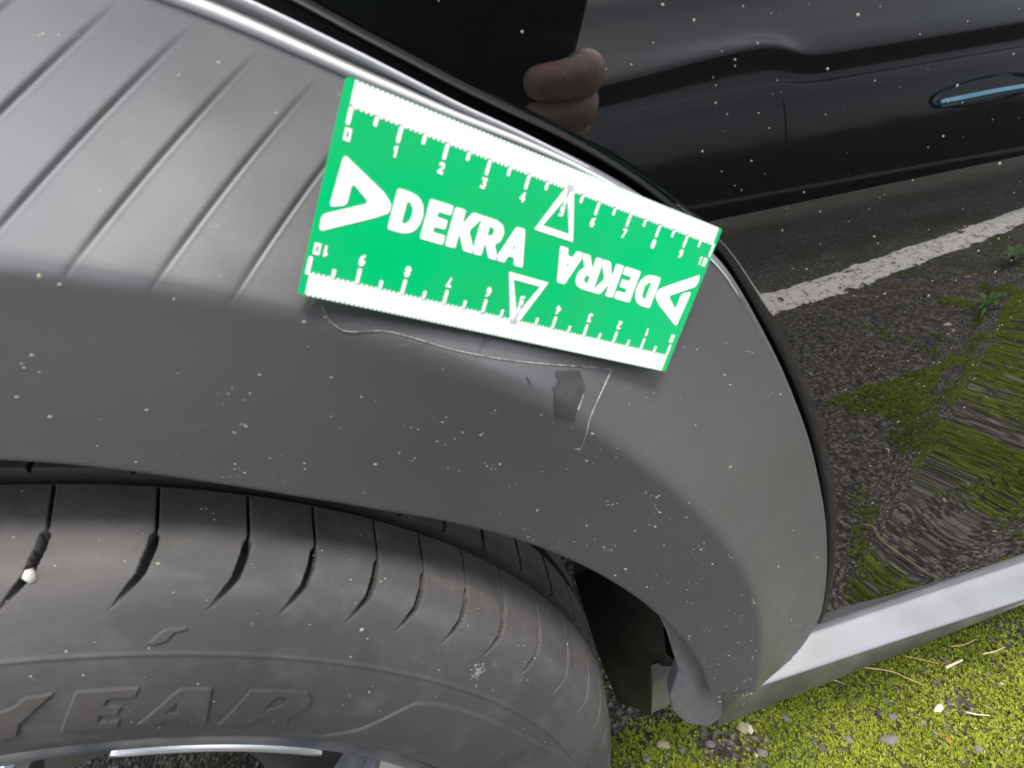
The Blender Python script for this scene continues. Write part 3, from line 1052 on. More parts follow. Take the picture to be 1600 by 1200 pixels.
def ribbon(name, pxs, widths, material, lift=.0003):
    P_ = np.array([on_flare_px(*p, lift=lift) for p in pxs])
    tg = np.gradient(P_, axis=0)
    tg /= np.linalg.norm(tg, axis=1)[:, None]
    n_ = np.array([0, -.94, .3])
    s_ = np.cross(tg, n_)
    s_ /= np.linalg.norm(s_, axis=1)[:, None]
    w_ = np.asarray(widths)[:, None]
    v_ = np.stack([P_ - s_ * w_, P_ - np.array([0, .0002, 0]), P_ + s_ * w_], 1)
    return mesh_obj(name, v_.reshape(-1, 3), grid_faces(len(P_), 3), material, arch)


n_ = len(scr_px)
ribbon('scratch', scr_px, (.00011 + .00018 * np.linspace(0, 1, n_)) * rng.uniform(.4, 1.5, n_), SCR)
n_ = len(scr2)
ribbon('scratch', scr2, (.00032 - .00024 * np.linspace(0, 1, n_) ** 2) * rng.uniform(.4, 1.5, n_), SCR)
SCUFF = mat('damp_scuff', (0.044, 0.044, 0.043), 0.4, ior=1.6)
noise_col(SCUFF, (0.030, 0.030, 0.030), (0.050, 0.050, 0.051), 160, 8, .45, .75)
pts = [(868, 577), (905, 578), (909, 588), (914, 605), (910, 622), (903, 634), (897, 655), (884, 654), (866, 648), (866, 615), (863, 606), (872, 598)]
cell = 3.0
us, vs2 = np.arange(860, 918, cell), np.arange(572, 662, cell)
UU, WW = np.meshgrid(us, vs2, indexing='ij')
wob = 3.0 * (fbm(UU, WW, .12, 3, 101) - .5)
keep_ = inpoly(UU + wob + cell / 2, WW + wob * .7 + cell / 2, pts)
grid_id, vv, ff = {}, [], []
for a_ in range(len(us) - 1):
    for b_ in range(len(vs2) - 1):
        if not keep_[a_, b_]:
            continue
        q = []
        for (i2, j2) in ((a_, b_), (a_, b_ + 1), (a_ + 1, b_ + 1), (a_ + 1, b_)):
            if (i2, j2) not in grid_id:
                grid_id[(i2, j2)] = len(vv)
                vv.append(on_flare_px(us[i2] + wob[i2, j2], vs2[j2] + wob[i2, j2] * .6, lift=.0004))
            q.append(grid_id[(i2, j2)])
        ff.append(tuple(q))
mesh_obj('scuff_mark', vv, ff, SCUFF, arch)
for pxs in ([(903, 640), (907, 628), (911, 615)], [(822, 588), (826, 594), (829, 600)]):
    ribbon('scuff_mark', catmull(pxs, 5), np.full(11, .0003), SCR if pxs[0][0] > 850 else SCUFF)


# dust: little pale dots on trim and door
def dust(name, P_, N_, size, material, parent):
    n = len(P_)
    oct_v = np.array([(1, 0, 0), (.5, .87, 0), (-.5, .87, 0), (-1, 0, 0), (-.5, -.87, 0), (.5, -.87, 0), (0, 0, .45)])
    oct_f = np.array([(0, 1, 6), (1, 2, 6), (2, 3, 6), (3, 4, 6), (4, 5, 6), (5, 0, 6)])
    N_ = N_ / np.linalg.norm(N_, axis=1)[:, None]
    A_ = np.cross(N_, np.array([.3, .2, .93]))
    A_ /= np.linalg.norm(A_, axis=1)[:, None]
    B_ = np.cross(N_, A_)
    asp = rng.uniform(.6, 1.5, n)
    v = P_[:, None] + size[:, None, None] * (oct_v[None, :, :1] * A_[:, None] * asp[:, None, None] + oct_v[None, :, 1:2] * B_[:, None] + oct_v[None, :, 2:] * N_[:, None])
    F_ = (oct_f[None] + (np.arange(n) * 7)[:, None, None]).reshape(-1, 3)
    o = mesh_obj(name, v.reshape(-1, 3), F_, material, parent, smooth=False)
    o['kind'] = 'stuff'
    return o


POLLEN = mat('pale_pollen', (0.30, 0.285, 0.215), 0.8)
ncl = 330
cph = rng.uniform(9, 88, ncl)
cv = np.where(rng.random(ncl) < .68, rng.uniform(1.0, 1.98, ncl), rng.uniform(.05, 1, ncl))
P_, N_, S_ = [], [], []
for a_, b_ in zip(cph, cv):
    for j in range(1 + int(rng.random() < .35) * int(rng.integers(1, 5))):
        aa, bb = a_ + rng.normal(0, .35), min(1.98, max(.02, b_ + rng.normal(0, .02)))
        P_.append(flare_point(aa, bb))
        N_.append((0, -1, .15))
        S_.append(min(.0007, math.exp(rng.normal(math.log(.00029), .42))))
dust('dust', np.array(P_), np.array(N_, float), np.array(S_), POLLEN, arch)
nx = 1500
dx_ = rng.uniform(.22, .95, nx)
dz_ = rng.uniform(.52, .80, nx) + rng.normal(0, .02, nx)
dz_ = np.where(rng.random(nx) < .25, rng.uniform(.36, .6, nx), dz_)
rr_ = np.hypot(dx_, dz_ - ZC)
k_ = rr_ > rE(np.degrees(np.arctan2(dx_, dz_ - ZC))) + .028
dx_, dz_ = dx_[k_], dz_[k_]
P_ = np.stack([dx_, panel_y(dx_, dz_) + panel_wave(dx_, dz_) - .0002, dz_], -1)
dust('dust', P_, np.tile([0, -1, .02], (len(P_), 1)).astype(float), np.exp(rng.normal(math.log(.00031), .40, len(P_))), POLLEN, door)
# dust on tyre
nn = 160
aa, bb = rng.uniform(14, 75, nn), rng.uniform(.04, .15, nn)
ry, rr_ = np.interp(bb, s_arc, Dp[:, 0]), np.interp(bb, s_arc, Dp[:, 1])
P_ = np.stack([rr_ * np.sin(np.radians(aa)), ry, rr_ * np.cos(np.radians(aa))], -1) + WC
ctr = np.array([0, .06, 0])
Nn = np.stack([np.sin(np.radians(aa)) * .5, np.full(nn, -.8), np.cos(np.radians(aa)) * .5], -1)
dust('dust', P_, Nn, np.exp(rng.normal(math.log(.00032), .4, nn)), POLLEN, tyre)

nn = 46
aa, bb = rng.normal(60, 5.5, nn), rng.normal(.047, .0035, nn) + rng.uniform(-.002, .002, nn)
ry, rr_ = np.interp(bb, s_arc, Dp[:, 0]), np.interp(bb, s_arc, Dp[:, 1])
P_ = np.stack([rr_ * np.sin(np.radians(aa)), ry, rr_ * np.cos(np.radians(aa))], -1) + WC
dust('dried_mud', P_, np.tile([.2, -.9, .2], (nn, 1)), np.exp(rng.normal(math.log(.0007), .5, nn)), mat('dried_mud', (.34, .3, .22), .9), tyre)
nn = 60
aa, bb = 54.6 + rng.normal(0, .28, nn), .0975 + rng.normal(0, .0022, nn)
ry, rr_ = np.interp(bb, s_arc, Dp[:, 0]), np.interp(bb, s_arc, Dp[:, 1])
P_ = np.stack([rr_ * np.sin(np.radians(aa)), ry, rr_ * np.cos(np.radians(aa))], -1) + WC
dust('pale_stain', P_, np.tile([.4, -.8, .4], (nn, 1)), np.exp(rng.normal(math.log(.00042), .35, nn)), mat('pale_stain', (.2, .2, .19), .9), tyre)

# ================================================================== SCALE CARD
CS = 0.998
c4 = [CAM + (np.array(q) + np.array([0, 0, .035]) - CAM) * CS for q in ((.2409, -.0260, .7176), (.3615, -.0139, .6516), (.3343, -.0253, .6026), (.2136, -.0374, .6687))]
TL, TRc, BRc, BL = c4
AU, AV = TRc - TL, BL - TL
CN = np.cross(AU, AV)
CN /= np.linalg.norm(CN)
if CN @ (CAM - TL) < 0:
    CN = -CN
GREEN = mat('card_green_print', (0.0, 0.42, 0.125), 0.22)
noise_col(GREEN, (0.0, 0.46, 0.150), (0.01, 0.42, 0.13), 30, 8, .4, .7)
rough_noise(GREEN, 60, .16, .34, 6)
WHITE = mat('card_white_print', (0.80, 0.81, 0.80), 0.35)
noise_col(WHITE, (0.82, 0.83, 0.82), (0.66, 0.66, 0.64), 40, 10, .55, .8)
GEDGE = mat('card_green_edge', (0.02, 0.30, 0.06), 0.4)


def cpt(u, v, h=0.0):
    return TL + AU * u + AV * v + CN * h


card = mesh_obj('scale_card', [cpt(u, v, h) for h in (0, -.0011) for u, v in ((0.004, 0), (.996, 0), (1, .01), (1, .99), (.996, 1), (.004, 1), (0, .99), (0, .01))],
                [tuple(range(8))[::-1], tuple(range(8, 16))] + [(i, (i + 1) % 8, 8 + (i + 1) % 8, 8 + i) for i in range(8)], GREEN, smooth=False)
me = card.data
me.materials.append(GEDGE)
for pl in me.polygons[1:]:
    pl.material_index = 1
tag(card, 'green and white centimetre scale card stuck across the wheel arch', 'scale card')


def tri_fill(polys):
    """polys: list of outlines (first outer, rest holes) -> verts, tris"""
    from mathutils.geometry import tessellate_polygon
    pls = [[Vector((p[0], p[1], 0)) for p in q] for q in polys]
    tri = tessellate_polygon(pls)
    return [p for q in polys for p in q], tri


def round_poly(pts, r, n=4, asp=3.2):
    """round polygon corners; coordinates are (u, v) with u stretched by asp"""
    P_ = [np.array([p[0] * asp, p[1]]) for p in pts]
    o = []
    m_ = len(P_)
    for i in range(m_):
        a_, b_, c_ = P_[i - 1], P_[i], P_[(i + 1) % m_]
        d1, d2 = a_ - b_, c_ - b_
        l1, l2 = np.linalg.norm(d1), np.linalg.norm(d2)
        q = min(r, l1 * .45, l2 * .45)
        s, e_ = b_ + d1 / l1 * q, b_ + d2 / l2 * q
        for t_ in np.linspace(0, 1, n):
            w_ = (1 - t_) ** 2 * s + 2 * t_ * (1 - t_) * b_ + t_ ** 2 * e_
            o.append((w_[0] / asp, w_[1]))
    return o


def printed(name, items, both=True):
    """items: list of polygon groups in card (u, v)"""
    for flip in ((False, True) if both else (False,)):
        V_, F_ = [], []
        for polys in items:
            v_, f_ = tri_fill(polys)
            n0 = len(V_)
            for p in v_:
                u, v = (1 - p[0], 1 - p[1]) if flip else p
                V_.append(cpt(u, v, .00012))
            F_ += [tuple(n0 + i for i in t_) for t_ in f_]
        o = mesh_obj(name, V_, F_, WHITE, card, smooth=False)
        # make the faces look at the camera
        if o.data.polygons and Vector(CN).dot(o.data.polygons[0].normal) < 0:
            o.data.flip_normals()


def rect(u0, v0, u1, v1):
    return [(u0, v0), (u1, v0), (u1, v1), (u0, v1)]


UK = [.0205 + .0970 * k_ for k_ in range(11)]
items = []
# white bar with fine comb teeth on both sides
top_e, bot_e = [], []
nmm = 97
bar = [(.0165, .012)]
for i in range(nmm + 4):
    u0 = .0165 + i * .0097
    if u0 > .986:
        break
    bar += [(u0, .0), (u0 + .0060, .0), (u0 + .0060, .008), (min(u0 + .0097, .987), .008)]
uR = bar[-1][0]
low = []
for i in range(nmm + 4):
    u0 = .0165 + i * .0097
    if u0 > .982:
        break
    low += [(u0, .119), (u0 + .0050, .119), (u0 + .0050, .110), (min(u0 + .0097, .987), .110)]
items.append([bar + [(uR, .11)] + low[::-1][1:]])
for k_ in range(11):
    wd = .0085
    if k_ == 5:
        continue
    items.append([round_poly(rect(UK[k_] - wd / 2, .10, UK[k_] + wd / 2, .192), .012)])
for k_ in range(10):
    u = UK[k_] + .0485
    items.append([round_poly(rect(u - .004, .10, u + .004, .158), .010)])
printed('scale_marks', items)


# digits as short strokes in a 3x5 box, rotated with the card
def stroke(p, q, wv):
    p, q = np.array([p[0] * 3.2, p[1]]), np.array([q[0] * 3.2, q[1]])
    d = q - p
    l = np.linalg.norm(d) + 1e-9
    d = d / l
    n = np.array([-d[1], d[0]]) * wv / 2
    p, q = p - d * wv * .4, q + d * wv * .4
    return [tuple(np.array(x) / np.array([3.2, 1])) for x in (p + n, q + n, q - n, p - n)]


SEGS = {'0': [[(0, 0), (1, 0), (1, 2), (0, 2), (0, 0)]], '1': [[(.2, .4), (.6, 0), (.6, 2)]], '2': [[(0, .2), (.3, 0), (.9, .1), (1, .6), (0, 2), (1, 2)]],
        '3': [[(0, 0), (1, 0), (.5, .85), (1, 1.2), (.8, 2), (0, 1.9)]], '4': [[(.75, 2), (.75, 0), (0, 1.35), (1.1, 1.35)]], '5': [[(1, 0), (.1, 0), (.1, .85), (.9, .9), (.9, 1.9), (0, 2)]],
        '6': [[(.9, 0), (.2, .5), (0, 1.3), (.3, 2), (.8, 2), (1, 1.4), (.6, 1), (.1, 1.2)]], '7': [[(0, 0), (1, 0), (.35, 2)]],
        '8': [[(.5, .9), (0, .5), (.3, 0), (.8, 0), (1, .5), (.5, .9), (0, 1.5), (.3, 2), (.8, 2), (1, 1.5), (.5, .9)]],
        '9': [[(1, .7), (.5, 1.0), (0, .6), (.3, 0), (.8, 0), (1, .7), (.8, 1.5), (.2, 2)]]}


def digit_polys(ch, uc, vc, hu=.0085, hv=.021, wv=.0155):
    o = []
    for pl in SEGS[ch]:
        q = [(uc + (x - .5) * hu, vc + (y - 1) * hv) for x, y in pl]
        for i in range(len(q) - 1):
            o.append([stroke(q[i], q[i + 1], wv)])
    return o


def digits_obj(flip):
    for k_ in range(11):
        s = str(k_)
        uc, vc = UK[k_] + (0.004 if k_ == 0 else 0), .232
        if k_ == 5:
            vc, uc = .232, .514
        if k_ == 10:
            uc -= .016
        polys = []
        for j, ch in enumerate(s):
            polys += digit_polys(ch, uc + (j - (len(s) - 1) / 2) * .0165, vc)
        V_, F_ = [], []
        for n_, pl in enumerate(polys):
            v_, f_ = tri_fill(pl)
            n0 = len(V_)
            for p in v_:
                u, v = (1 - p[0], 1 - p[1]) if flip else p
                V_.append(cpt(u, v, .00014 + .000004 * n_))
            F_ += [tuple(n0 + i for i in t_) for t_ in f_]
        mesh_obj('printed_number', V_, F_, WHITE, card, smooth=False)


digits_obj(False)
digits_obj(True)

# triangle pointer at 5 with its short stem
tri_o = [(.507, .085), (.5245, .085), (.569, .372), (.459, .372)]
tri_i = [(.5155, .150), (.5505, .335), (.4785, .335)]
printed('pointer_triangle', [[round_poly(tri_o, .010), round_poly(tri_i, .004)[::-1]], [rect(.511, .10, .5185, .200)]])

# play-shaped emblem: an angled bar over a folded bar
logo1 = [(.014, .555), (.014, .330), (.024, .316), (.034, .322), (.124, .442), (.134, .480), (.130, .515), (.110, .545), (.088, .56), (.016, .685), (.010, .67), (.011, .600), (.090, .492), (.054, .424), (.054, .525)]
emb = [(.026, .315), (.118, .428), (.136, .470), (.136, .512), (.112, .552), (.013, .688), (.011, .606), (.092, .494), (.053, .428), (.053, .535), (.021, .566)]
printed('printed_emblem', [[round_poly(emb, .028, 5)]])


def lettering():
    v0, v1 = .385, .590
    def box(u0, u1):
        return lambda x, y: (u0 + (u1 - u0) * x, v0 + (v1 - v0) * y)
    out = []
    f = box(.139, .204)
    outer = [f(0, 0), f(.45, 0), f(.72, .05), f(.92, .2), f(1, .42), f(1, .60), f(.92, .8), f(.72, .95), f(.45, 1), f(0, 1)]
    inner = [f(.40, .24), f(.52, .26), f(.62, .36), f(.64, .5), f(.62, .64), f(.52, .74), f(.40, .76)]
    out.append(('D', [round_poly(outer, .02), inner[::-1]]))
    f = box(.209, .262)
    out.append(('E', [round_poly([f(0, 0), f(1, 0), f(1, .25), f(.46, .25), f(.46, .375), f(.93, .375), f(.93, .625), f(.46, .625), f(.46, .75), f(1, .75), f(1, 1), f(0, 1)], .014)]))
    f = box(.266, .336)
    out.append(('K', [round_poly([f(0, 0), f(.36, 0), f(.36, .36), f(.58, .0), f(1.0, 0), f(.64, .47), f(1.04, 1), f(.62, 1), f(.36, .62), f(.36, 1), f(0, 1)], .014)]))
    f = box(.330, .394)
    outer = [f(0, 0), f(.55, 0), f(.85, .08), f(.97, .28), f(.92, .5), f(.74, .62), f(1.08, 1), f(.66, 1), f(.38, .66), f(.38, 1), f(0, 1)]
    inner = [f(.38, .22), f(.52, .23), f(.58, .32), f(.52, .42), f(.38, .43)]
    out.append(('R', [round_poly(outer, .014), inner[::-1]]))
    f = box(.389, .462)
    outer = [f(.36, 0), f(.68, 0), f(1.0, 1), f(.66, 1), f(.60, .80), f(.40, .80), f(.34, 1), f(-.02, 1)]
    inner = [f(.495, .46), f(.53, .58), f(.46, .58)]
    out.append(('A', [round_poly(outer, .016), inner[::-1]]))
    return out


for ch, polys in lettering():
    printed('printed_letter', [polys])

# ================================================================== PHONE and PERSON
def loc(r, u, f):
    """point given along the camera's right, up and viewing axes from the lens"""
    return CAM + AX_R * r - AX_D * u + AX_F * f


PHB = mat('black_phone_glass', (0.006, 0.006, 0.006), 0.25)
phone = mesh_obj('phone', [loc(r, u, f) for f in (-.006, -.016) for r, u in ((-.10, -.045), (.150, -.045), (.150, .115), (-.10, .115))],
                 [(0, 1, 2, 3), (7, 6, 5, 4), (0, 4, 5, 1), (1, 5, 6, 2), (2, 6, 7, 3), (3, 7, 4, 0)], PHB, smooth=False)
tag(phone, 'black phone held close to the car, mirrored in the black door', 'phone')
bevel(phone, .004, 3)

SKIN = mat('skin', (0.36, 0.19, 0.12), 0.5)
noise_col(SKIN, (0.78, 0.54, 0.45), (0.68, 0.41, 0.32), 45, 8)
bump(SKIN, 160, .6, .002)
CLOTH = mat('dark_jacket_cloth', (0.015, 0.016, 0.02), 0.9)
TROUS = mat('dark_blue_denim', (0.02, 0.028, 0.05), 0.9)


def skin_mesh(name, verts, edges, radii, material, parent=None, root=0, sub=2):
    me = bpy.data.meshes.new(name)
    me.from_pydata([tuple(map(float, v)) for v in verts], edges, [])
    o = bpy.data.objects.new(name, me)
    COL.objects.link(o)
    md = o.modifiers.new('skin', 'SKIN')
    if not me.skin_vertices:
        bpy.context.view_layer.objects.active = o
    sv = me.skin_vertices
    if not sv:
        me.attributes  # layer is created by the modifier
    for i, r_ in enumerate(radii):
        sv[0].data[i].radius = (r_, r_)
        sv[0].data[i].use_root = (i == root)
    s = o.modifiers.new('sub', 'SUBSURF')
    s.levels = sub
    s.render_levels = sub
    me.materials.append(material)
    if parent is not None:
        o.parent = parent
        o.matrix_parent_inverse = parent.matrix_world.inverted()
    dg = bpy.context.evaluated_depsgraph_get()
    ev = bpy.data.meshes.new_from_object(o.evaluated_get(dg))
    o.modifiers.clear()
    o.data = ev
    ev.polygons.foreach_set('use_smooth', np.full(len(ev.polygons), True))
    if not ev.materials:
        ev.materials.append(material)
    return o


person = empty('person', (.30, -.85, 0), 'person in dark jacket leaning towards the wheel, holding up the phone', 'person')
# body: one skinned figure (bent forward, feet on the ground, right arm to the phone)
wr = loc(.179, -.015, -.077)
bv = [(.28, -.92, .88),   # 0 pelvis
      (.27, -.84, 1.08), (.26, -.72, 1.27), (.25, -.64, 1.38), (.25, -.585, 1.45), (.25, -.53, 1.53), (.25, -.51, 1.60),  # spine neck head
      (.12, -.66, 1.35), (.06, -.70, 1.12), (.10, -.55, .95),      # left shoulder, elbow, wrist
      (.40, -.64, 1.35), (.50, -.62, 1.10), tuple(wr),             # right shoulder elbow wrist
      (.17, -.93, .84), (.13, -.80, .47), (.13, -.90, .09), (.12, -.78, .035),
      (.39, -.93, .84), (.43, -.82, .47), (.42, -.93, .09), (.43, -.81, .035)]
be = [(0, 1), (1, 2), (2, 3), (3, 4), (4, 5), (5, 6), (3, 7), (7, 8), (8, 9), (3, 10), (10, 11), (11, 12), (0, 13), (13, 14), (14, 15), (15, 16), (0, 17), (17, 18), (18, 19), (19, 20)]
brd = [.15, .145, .16, .13, .062, .085, .095, .075, .05, .035, .075, .05, .032, .095, .065, .048, .04, .095, .065, .048, .04]
body = skin_mesh('body', bv, be, brd, CLOTH, person)

# right hand: palm and five fingers curled round the far end of the phone
hv, he, hr = [], [], []


def chain(pts, rads, root_i=None):
    i0 = len(hv)
    for p, r_ in zip(pts, rads):
        hv.append(loc(p[0] - .026, p[1] + .060, p[2] + .008))
        hr.append(r_)
    for i in range(len(pts) - 1):
        he.append((i0 + i, i0 + i + 1))
    if root_i is not None:
        he.append((root_i, i0))
    return i0


chain([(.205, -.075, -.085), (.192, -.055, -.055), (.178, -.035, -.030)], [.024, .026, .026])
for k_, (u_, ln) in enumerate(((-.002, 1.0), (-.024, 1.25), (-.044, 1.05), (-.062, .85))):
    chain([(.180, u_ * .8 - .006, -.020), (.181, u_, .000), (.166 + .004 * (k_ == 1), u_ - .003, .013 * ln), (.143, u_ - .007, .012 * ln), (.124 + .004 * k_, u_ - .010, .007)], [.0165, .0162, .0150, .0128, .0104], 2)
chain([(.176, -.030, -.050), (.160, .000, -.045), (.140, .020, -.030), (.122, .028, -.024)], [.016, .0125, .0105, .009], 1)
hand = skin_mesh('hand', hv, he, hr, SKIN, person)
headm = skin_mesh('face', [(.25, -.525, 1.52), (.25, -.505, 1.59), (.25, -.50, 1.66)], [(0, 1), (1, 2)], [.07, .082, .07], SKIN, person)
hair = skin_mesh('hair', [(.25, -.55, 1.60), (.25, -.545, 1.66), (.25, -.52, 1.70)], [(0, 1), (1, 2)], [.085, .092, .075], mat('brown_hair', (.05, .03, .02), .8), person)
for sx in (-1, 1):
    v_ = ico_v * np.array([.013, .008, .009]) + np.array([.25 + sx * .032, -.425, 1.60])
    mesh_obj('eye', v_, ico_f, mat('eye_white', (.6, .6, .6), .3), person)
v_ = ico_v * np.array([.014, .022, .028]) + np.array([.25, -.418, 1.575])
mesh_obj('nose', v_, ico_f, SKIN, person)
v_ = ico_v * np.array([.026, .008, .007]) + np.array([.25, -.428, 1.535])
mesh_obj('mouth', v_, ico_f, mat('lips', (.30, .11, .09), .5), person)

# ================================================================== NEIGHBOURING CAR (seen mirrored in the door)
NY = -1.60
ncar = empty('neighbouring_car', (2.4, NY - .9, 0), 'black car parked across the white line, mirrored in the door', 'car')
NPAINT = mat('dark_blue_black_paint', (0.004, 0.0042, 0.006), 0.13, ior=1.62)
bump(NPAINT, 5, .25, .01, 1)
nprof = [(.20, .22), (.08, .23), (.03, .30), (.0, .42), (-.010, .55), (-.014, .66), (-.012, .78), (-.004, .85), (.014, .895), (.034, .92), (.036, .945), (.024, .985), (.022, 1.0), (.036, 1.02), (.075, 1.06), (.15, 1.13), (.26, 1.24), (.36, 1.36), (.50, 1.45), (.9, 1.5)]
npf = catmull([(-a_, z_) for a_, z_ in nprof], 8)
nxs = np.linspace(-.6, 5.2, 240)
NX, NI = np.meshgrid(nxs, np.arange(len(npf)), indexing='ij')
yb_ = NY + npf[:, 0][NI] - .10 * np.clip((NX - 4.2) / 1.0, 0, 1) ** 2 - .12 * np.clip((-.0 - NX) / .6, 0, 1) ** 2
zb_ = npf[:, 1][NI]
sg_ = lambda v: 1 / (1 + np.exp(-v))
zb_ = zb_ + .055 * np.exp(-((zb_ - .99) / .09) ** 2) * (sg_((1.72 - NX) / .035) - .9 * sg_((1.25 - NX) / .14))
nbody = mesh_obj('body', np.stack([NX, yb_, zb_], -1).reshape(-1, 3), grid_faces(240, len(npf))[:, ::-1], NPAINT, ncar)
# door seams as dark recessed strips
for xx in (1.66, 3.0):
    v_ = [(xx + s_ * .003, NY + p[0] + .0015, p[1]) for p in npf[30:78:3] for s_ in (-1, 1)]
    mesh_obj('door_seam', v_, [(2 * i, 2 * i + 1, 2 * i + 3, 2 * i + 2) for i in range(len(v_) // 2 - 1)], DARK, ncar, smooth=False)
# door handle with cup
HX, HZ = 2.50, .745
an = np.linspace(0, 2 * math.pi, 40, endpoint=False)
cup = []
for q, dp in ((1.0, .004), (.93, .001), (.80, -.012), (.4, -.02), (0.01, -.022)):
    cup.append(np.stack([HX + .24 * q * np.cos(an), np.full(40, NY + .018 + dp), HZ + .070 * q * np.sin(an)], -1))
cv_ = np.stack(cup, 1)
mesh_obj('handle_cup', cv_.reshape(-1, 3), grid_faces(40, 5, True), PAINT, ncar)
hp = catmull([(HX - .20, NY + .012, HZ - .024), (HX - .15, NY + .036, HZ - .021), (HX, NY + .042, HZ - .018), (HX + .15, NY + .036, HZ - .021), (HX + .20, NY + .012, HZ - .024)], 8)
V_, F_ = tube_pts(hp, .026, 10)
CHR = mat('sky_tinted_chrome', (.36, .68, .85), .16, metal=1.0)  # blue sky reflection put into the metal colour
mesh_obj('door_handle', V_, F_, CHR, ncar)
for wx0 in (.55, 3.95):
    an = np.linspace(0, 2 * math.pi, 48, endpoint=False)
    rings = [np.stack([wx0 + r_ * np.cos(an), np.full(48, NY + y_), .32 + r_ * np.sin(an)], -1) for r_, y_ in ((.05, .0), (.2, .005), (.22, .02), (.26, .03), (.30, .025), (.318, .0), (.318, -.2))]
    mesh_obj('wheel', np.stack(rings, 1).reshape(-1, 3), grid_faces(48, 7, True), RUBBER, ncar)

# ================================================================== small things on the ground
for (u, v, s, key, lab, el) in ((1467, 1106, .0058, 'white', 'white pebble lying alone in the bright moss', 1.6),
                                (1160, 1137, .0075, 'buff', 'buff pebble in the moss just below the end of the sill', 1.2),
                                (1037, 1165, .0075, 'buff', 'dull buff pebble in dark moss beside the tyre', 1.1),
                                (1390, 1155, .0095, 'grey', 'largest grey pebble, flat and smooth in the moss', 1.4),
                                (1478, 1152, .0055, 'rust', 'rusty brown leaf scrap lying on the moss', 2.0)):
    x, y = pix_ground(u, v)
    pebble(x, y, s, key, lab, None, 'leaf' if key == 'rust' else 'pebble', .5 if key != 'rust' else .25, el, rng.uniform(0, 3))
for (u, v, s, lab) in ((1395, 1120, .0062, 'small grey pebble just above the largest flat grey pebble'),
                       (1326, 1155, .0066, 'grey pebble lying left of the largest flat grey pebble'),
                       (1230, 1122, .0075, 'grey pebble in the moss just right of the buff pebble under the sill'),
                       (1190, 1175, .0066, 'grey pebble in the moss below the buff pebble, near the lower edge'),
                       (1480, 1035, .0058, 'grey pebble beside the thick broken twig'),
                       (1530, 1170, .0058, 'grey pebble right of the rusty leaf scrap'),
                       (1440, 1130, .0042, 'tiny grey pebble below the white pebble'),
                       (1010, 1185, .0066, 'dark grey pebble close beside the tyre, lowest of those there'),
                       (1065, 1170, .0050, 'small grey pebble right of the dull buff pebble by the tyre'),
                       (1110, 1160, .0058, 'grey pebble below the mudflap, left of the buff pebble'),
                       (1545, 1050, .0042, 'tiny grey pebble below the thin pale stalk')):
    x, y = pix_ground(u, v)
    pebble(x, y, s, 'grey', lab, 'grey pebbles in the moss', 'pebble', .5, rng.uniform(1, 1.5), rng.uniform(0, 3))

STRAW = mat('dry_straw', (0.5, 0.38, 0.17), 0.7)
PALE = mat('pale_twig', (0.62, 0.55, 0.36), 0.7)


def stalk(pxs, rad, material, label, group=None):
    P_ = []
    for (u, v) in pxs:
        x, y = pix_ground(u, v)
        P_.append((x, y, float(ground_z(np.array(x), np.array(y))) + .0065 + rng.uniform(0, .0015)))
    P_ = catmull(P_, 5)
    base = P_.mean(0)
    V_, F_ = tube_pts(P_ - base, np.linspace(rad, rad * .55, len(P_)), 6)
    o = mesh_obj('dry_stalk', V_, F_, material)
    o.location = base
    return tag(o, label, 'dry stalk', group)


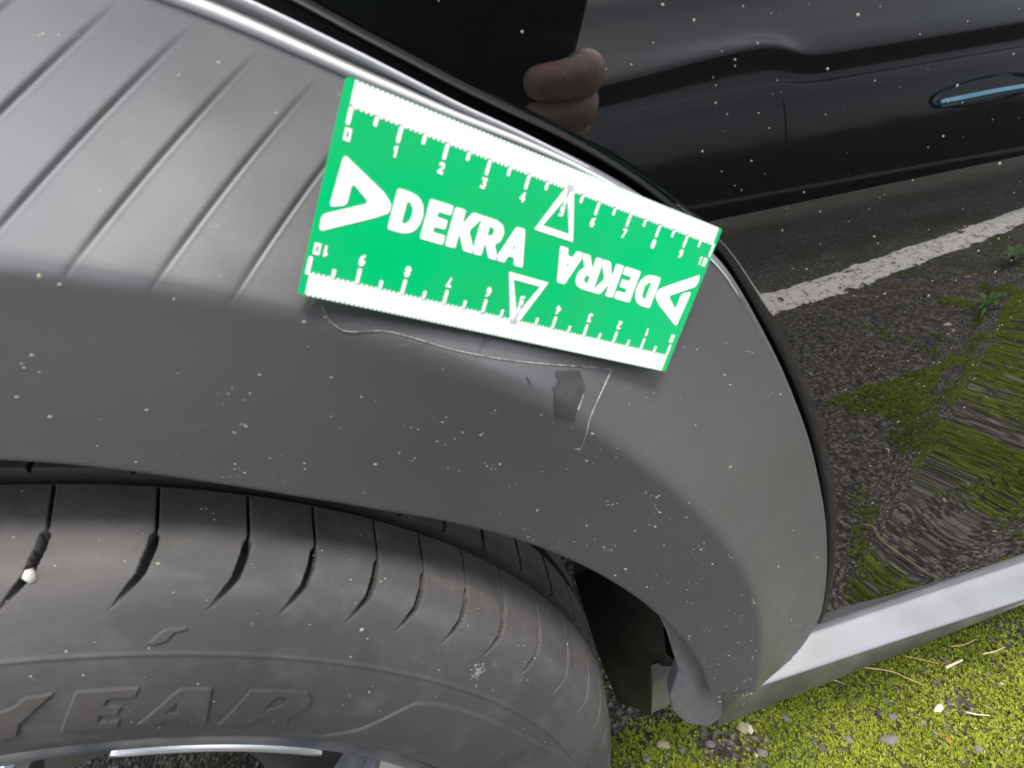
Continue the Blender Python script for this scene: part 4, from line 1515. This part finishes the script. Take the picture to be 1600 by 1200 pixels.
stalk([(1345, 1048), (1390, 1053), (1415, 1064), (1443, 1074)], .00085, STRAW, 'longest bent dry stalk in the moss below the sill')
stalk([(1412, 1029), (1435, 1035), (1466, 1040)], .0007, STRAW, 'short dry stalk close under the edge of the sill')
stalk([(1476, 1046), (1502, 1034)], .0020, PALE, 'thick pale twig, broken short, on the moss')
stalk([(1484, 1014), (1505, 1010), (1525, 1000)], .0007, STRAW, 'curved dry stalk nearest the right edge by the sill')
stalk([(1533, 1026), (1552, 1020), (1567, 1015)], .0008, PALE, 'thin pale stalk right of the broken twig')
stalk([(1508, 1114), (1525, 1118), (1545, 1120)], .0009, PALE, 'straight pale stalk beside the rusty leaf scrap')
stalk([(1300, 1066), (1318, 1073)], .0006, STRAW, 'tiny dry stalk left of the longest bent one')
for j in range(6):
    x, y = rng.uniform(.75, 1.5), rng.uniform(-.62, -.08)
    a_ = rng.uniform(0, 3.14)
    l_ = rng.uniform(.02, .045)
    P_ = np.array([(0, 0, 0), (math.cos(a_) * l_, math.sin(a_) * l_, .001), (math.cos(a_ + .3) * l_ * 2, math.sin(a_ + .3) * l_ * 2, 0)])
    V_, F_ = tube_pts(catmull(P_, 4), .0009, 5)
    o = mesh_obj('dry_stalk', V_, F_, STRAW)
    o.location = (x, y, float(ground_z(np.array(x), np.array(y))) + .007)
    tag(o, 'dry straw stalk on mossy tarmac, seen mirrored in the door', 'dry stalk', 'straw stalks beside the car')

# dandelion-like weeds on the tarmac, seen mirrored at the right edge of the door
LEAF = mat('weed_leaf', (0.055, 0.13, 0.03), 0.55)
noise_col(LEAF, (0.06, 0.14, 0.03), (0.10, 0.19, 0.05), 30, 4)
for (x, y, sc_, lab) in ((2.05, -.90, 1.0, 'green jagged-leaved weed growing beside the white line'), (1.72, -.70, .9, 'green jagged-leaved weed between white line and car, nearer the car'), (2.35, -.62, 1.1, 'green jagged-leaved weed farthest along the car')):
    wd_ = empty('weed', (x, y, 0), lab, 'weed')
    for k_ in range(9):
        a_ = k_ * 2.4 + rng.uniform(-.3, .3)
        l_ = sc_ * rng.uniform(.07, .13)
        n_ = 13
        V_ = []
        for i in range(n_):
            t_ = i / (n_ - 1)
            hw = .016 * sc_ * (.25 + t_) * (1 if i % 2 else .38) * (1 - t_ ** 4) + .0012
            zz_ = .004 + .035 * math.sin(t_ * 2.2) * sc_ * .8
            for sgn, zo in ((-1, .004), (0, 0), (1, .004)):
                px_ = l_ * t_ - (abs(sgn) * .006 * sc_ if i % 2 else 0)
                V_.append((x + math.cos(a_) * px_ - math.sin(a_) * hw * sgn, y + math.sin(a_) * px_ + math.cos(a_) * hw * sgn, zz_ + zo))
        mesh_obj('leaf', V_, grid_faces(n_, 3), LEAF, wd_, smooth=False)
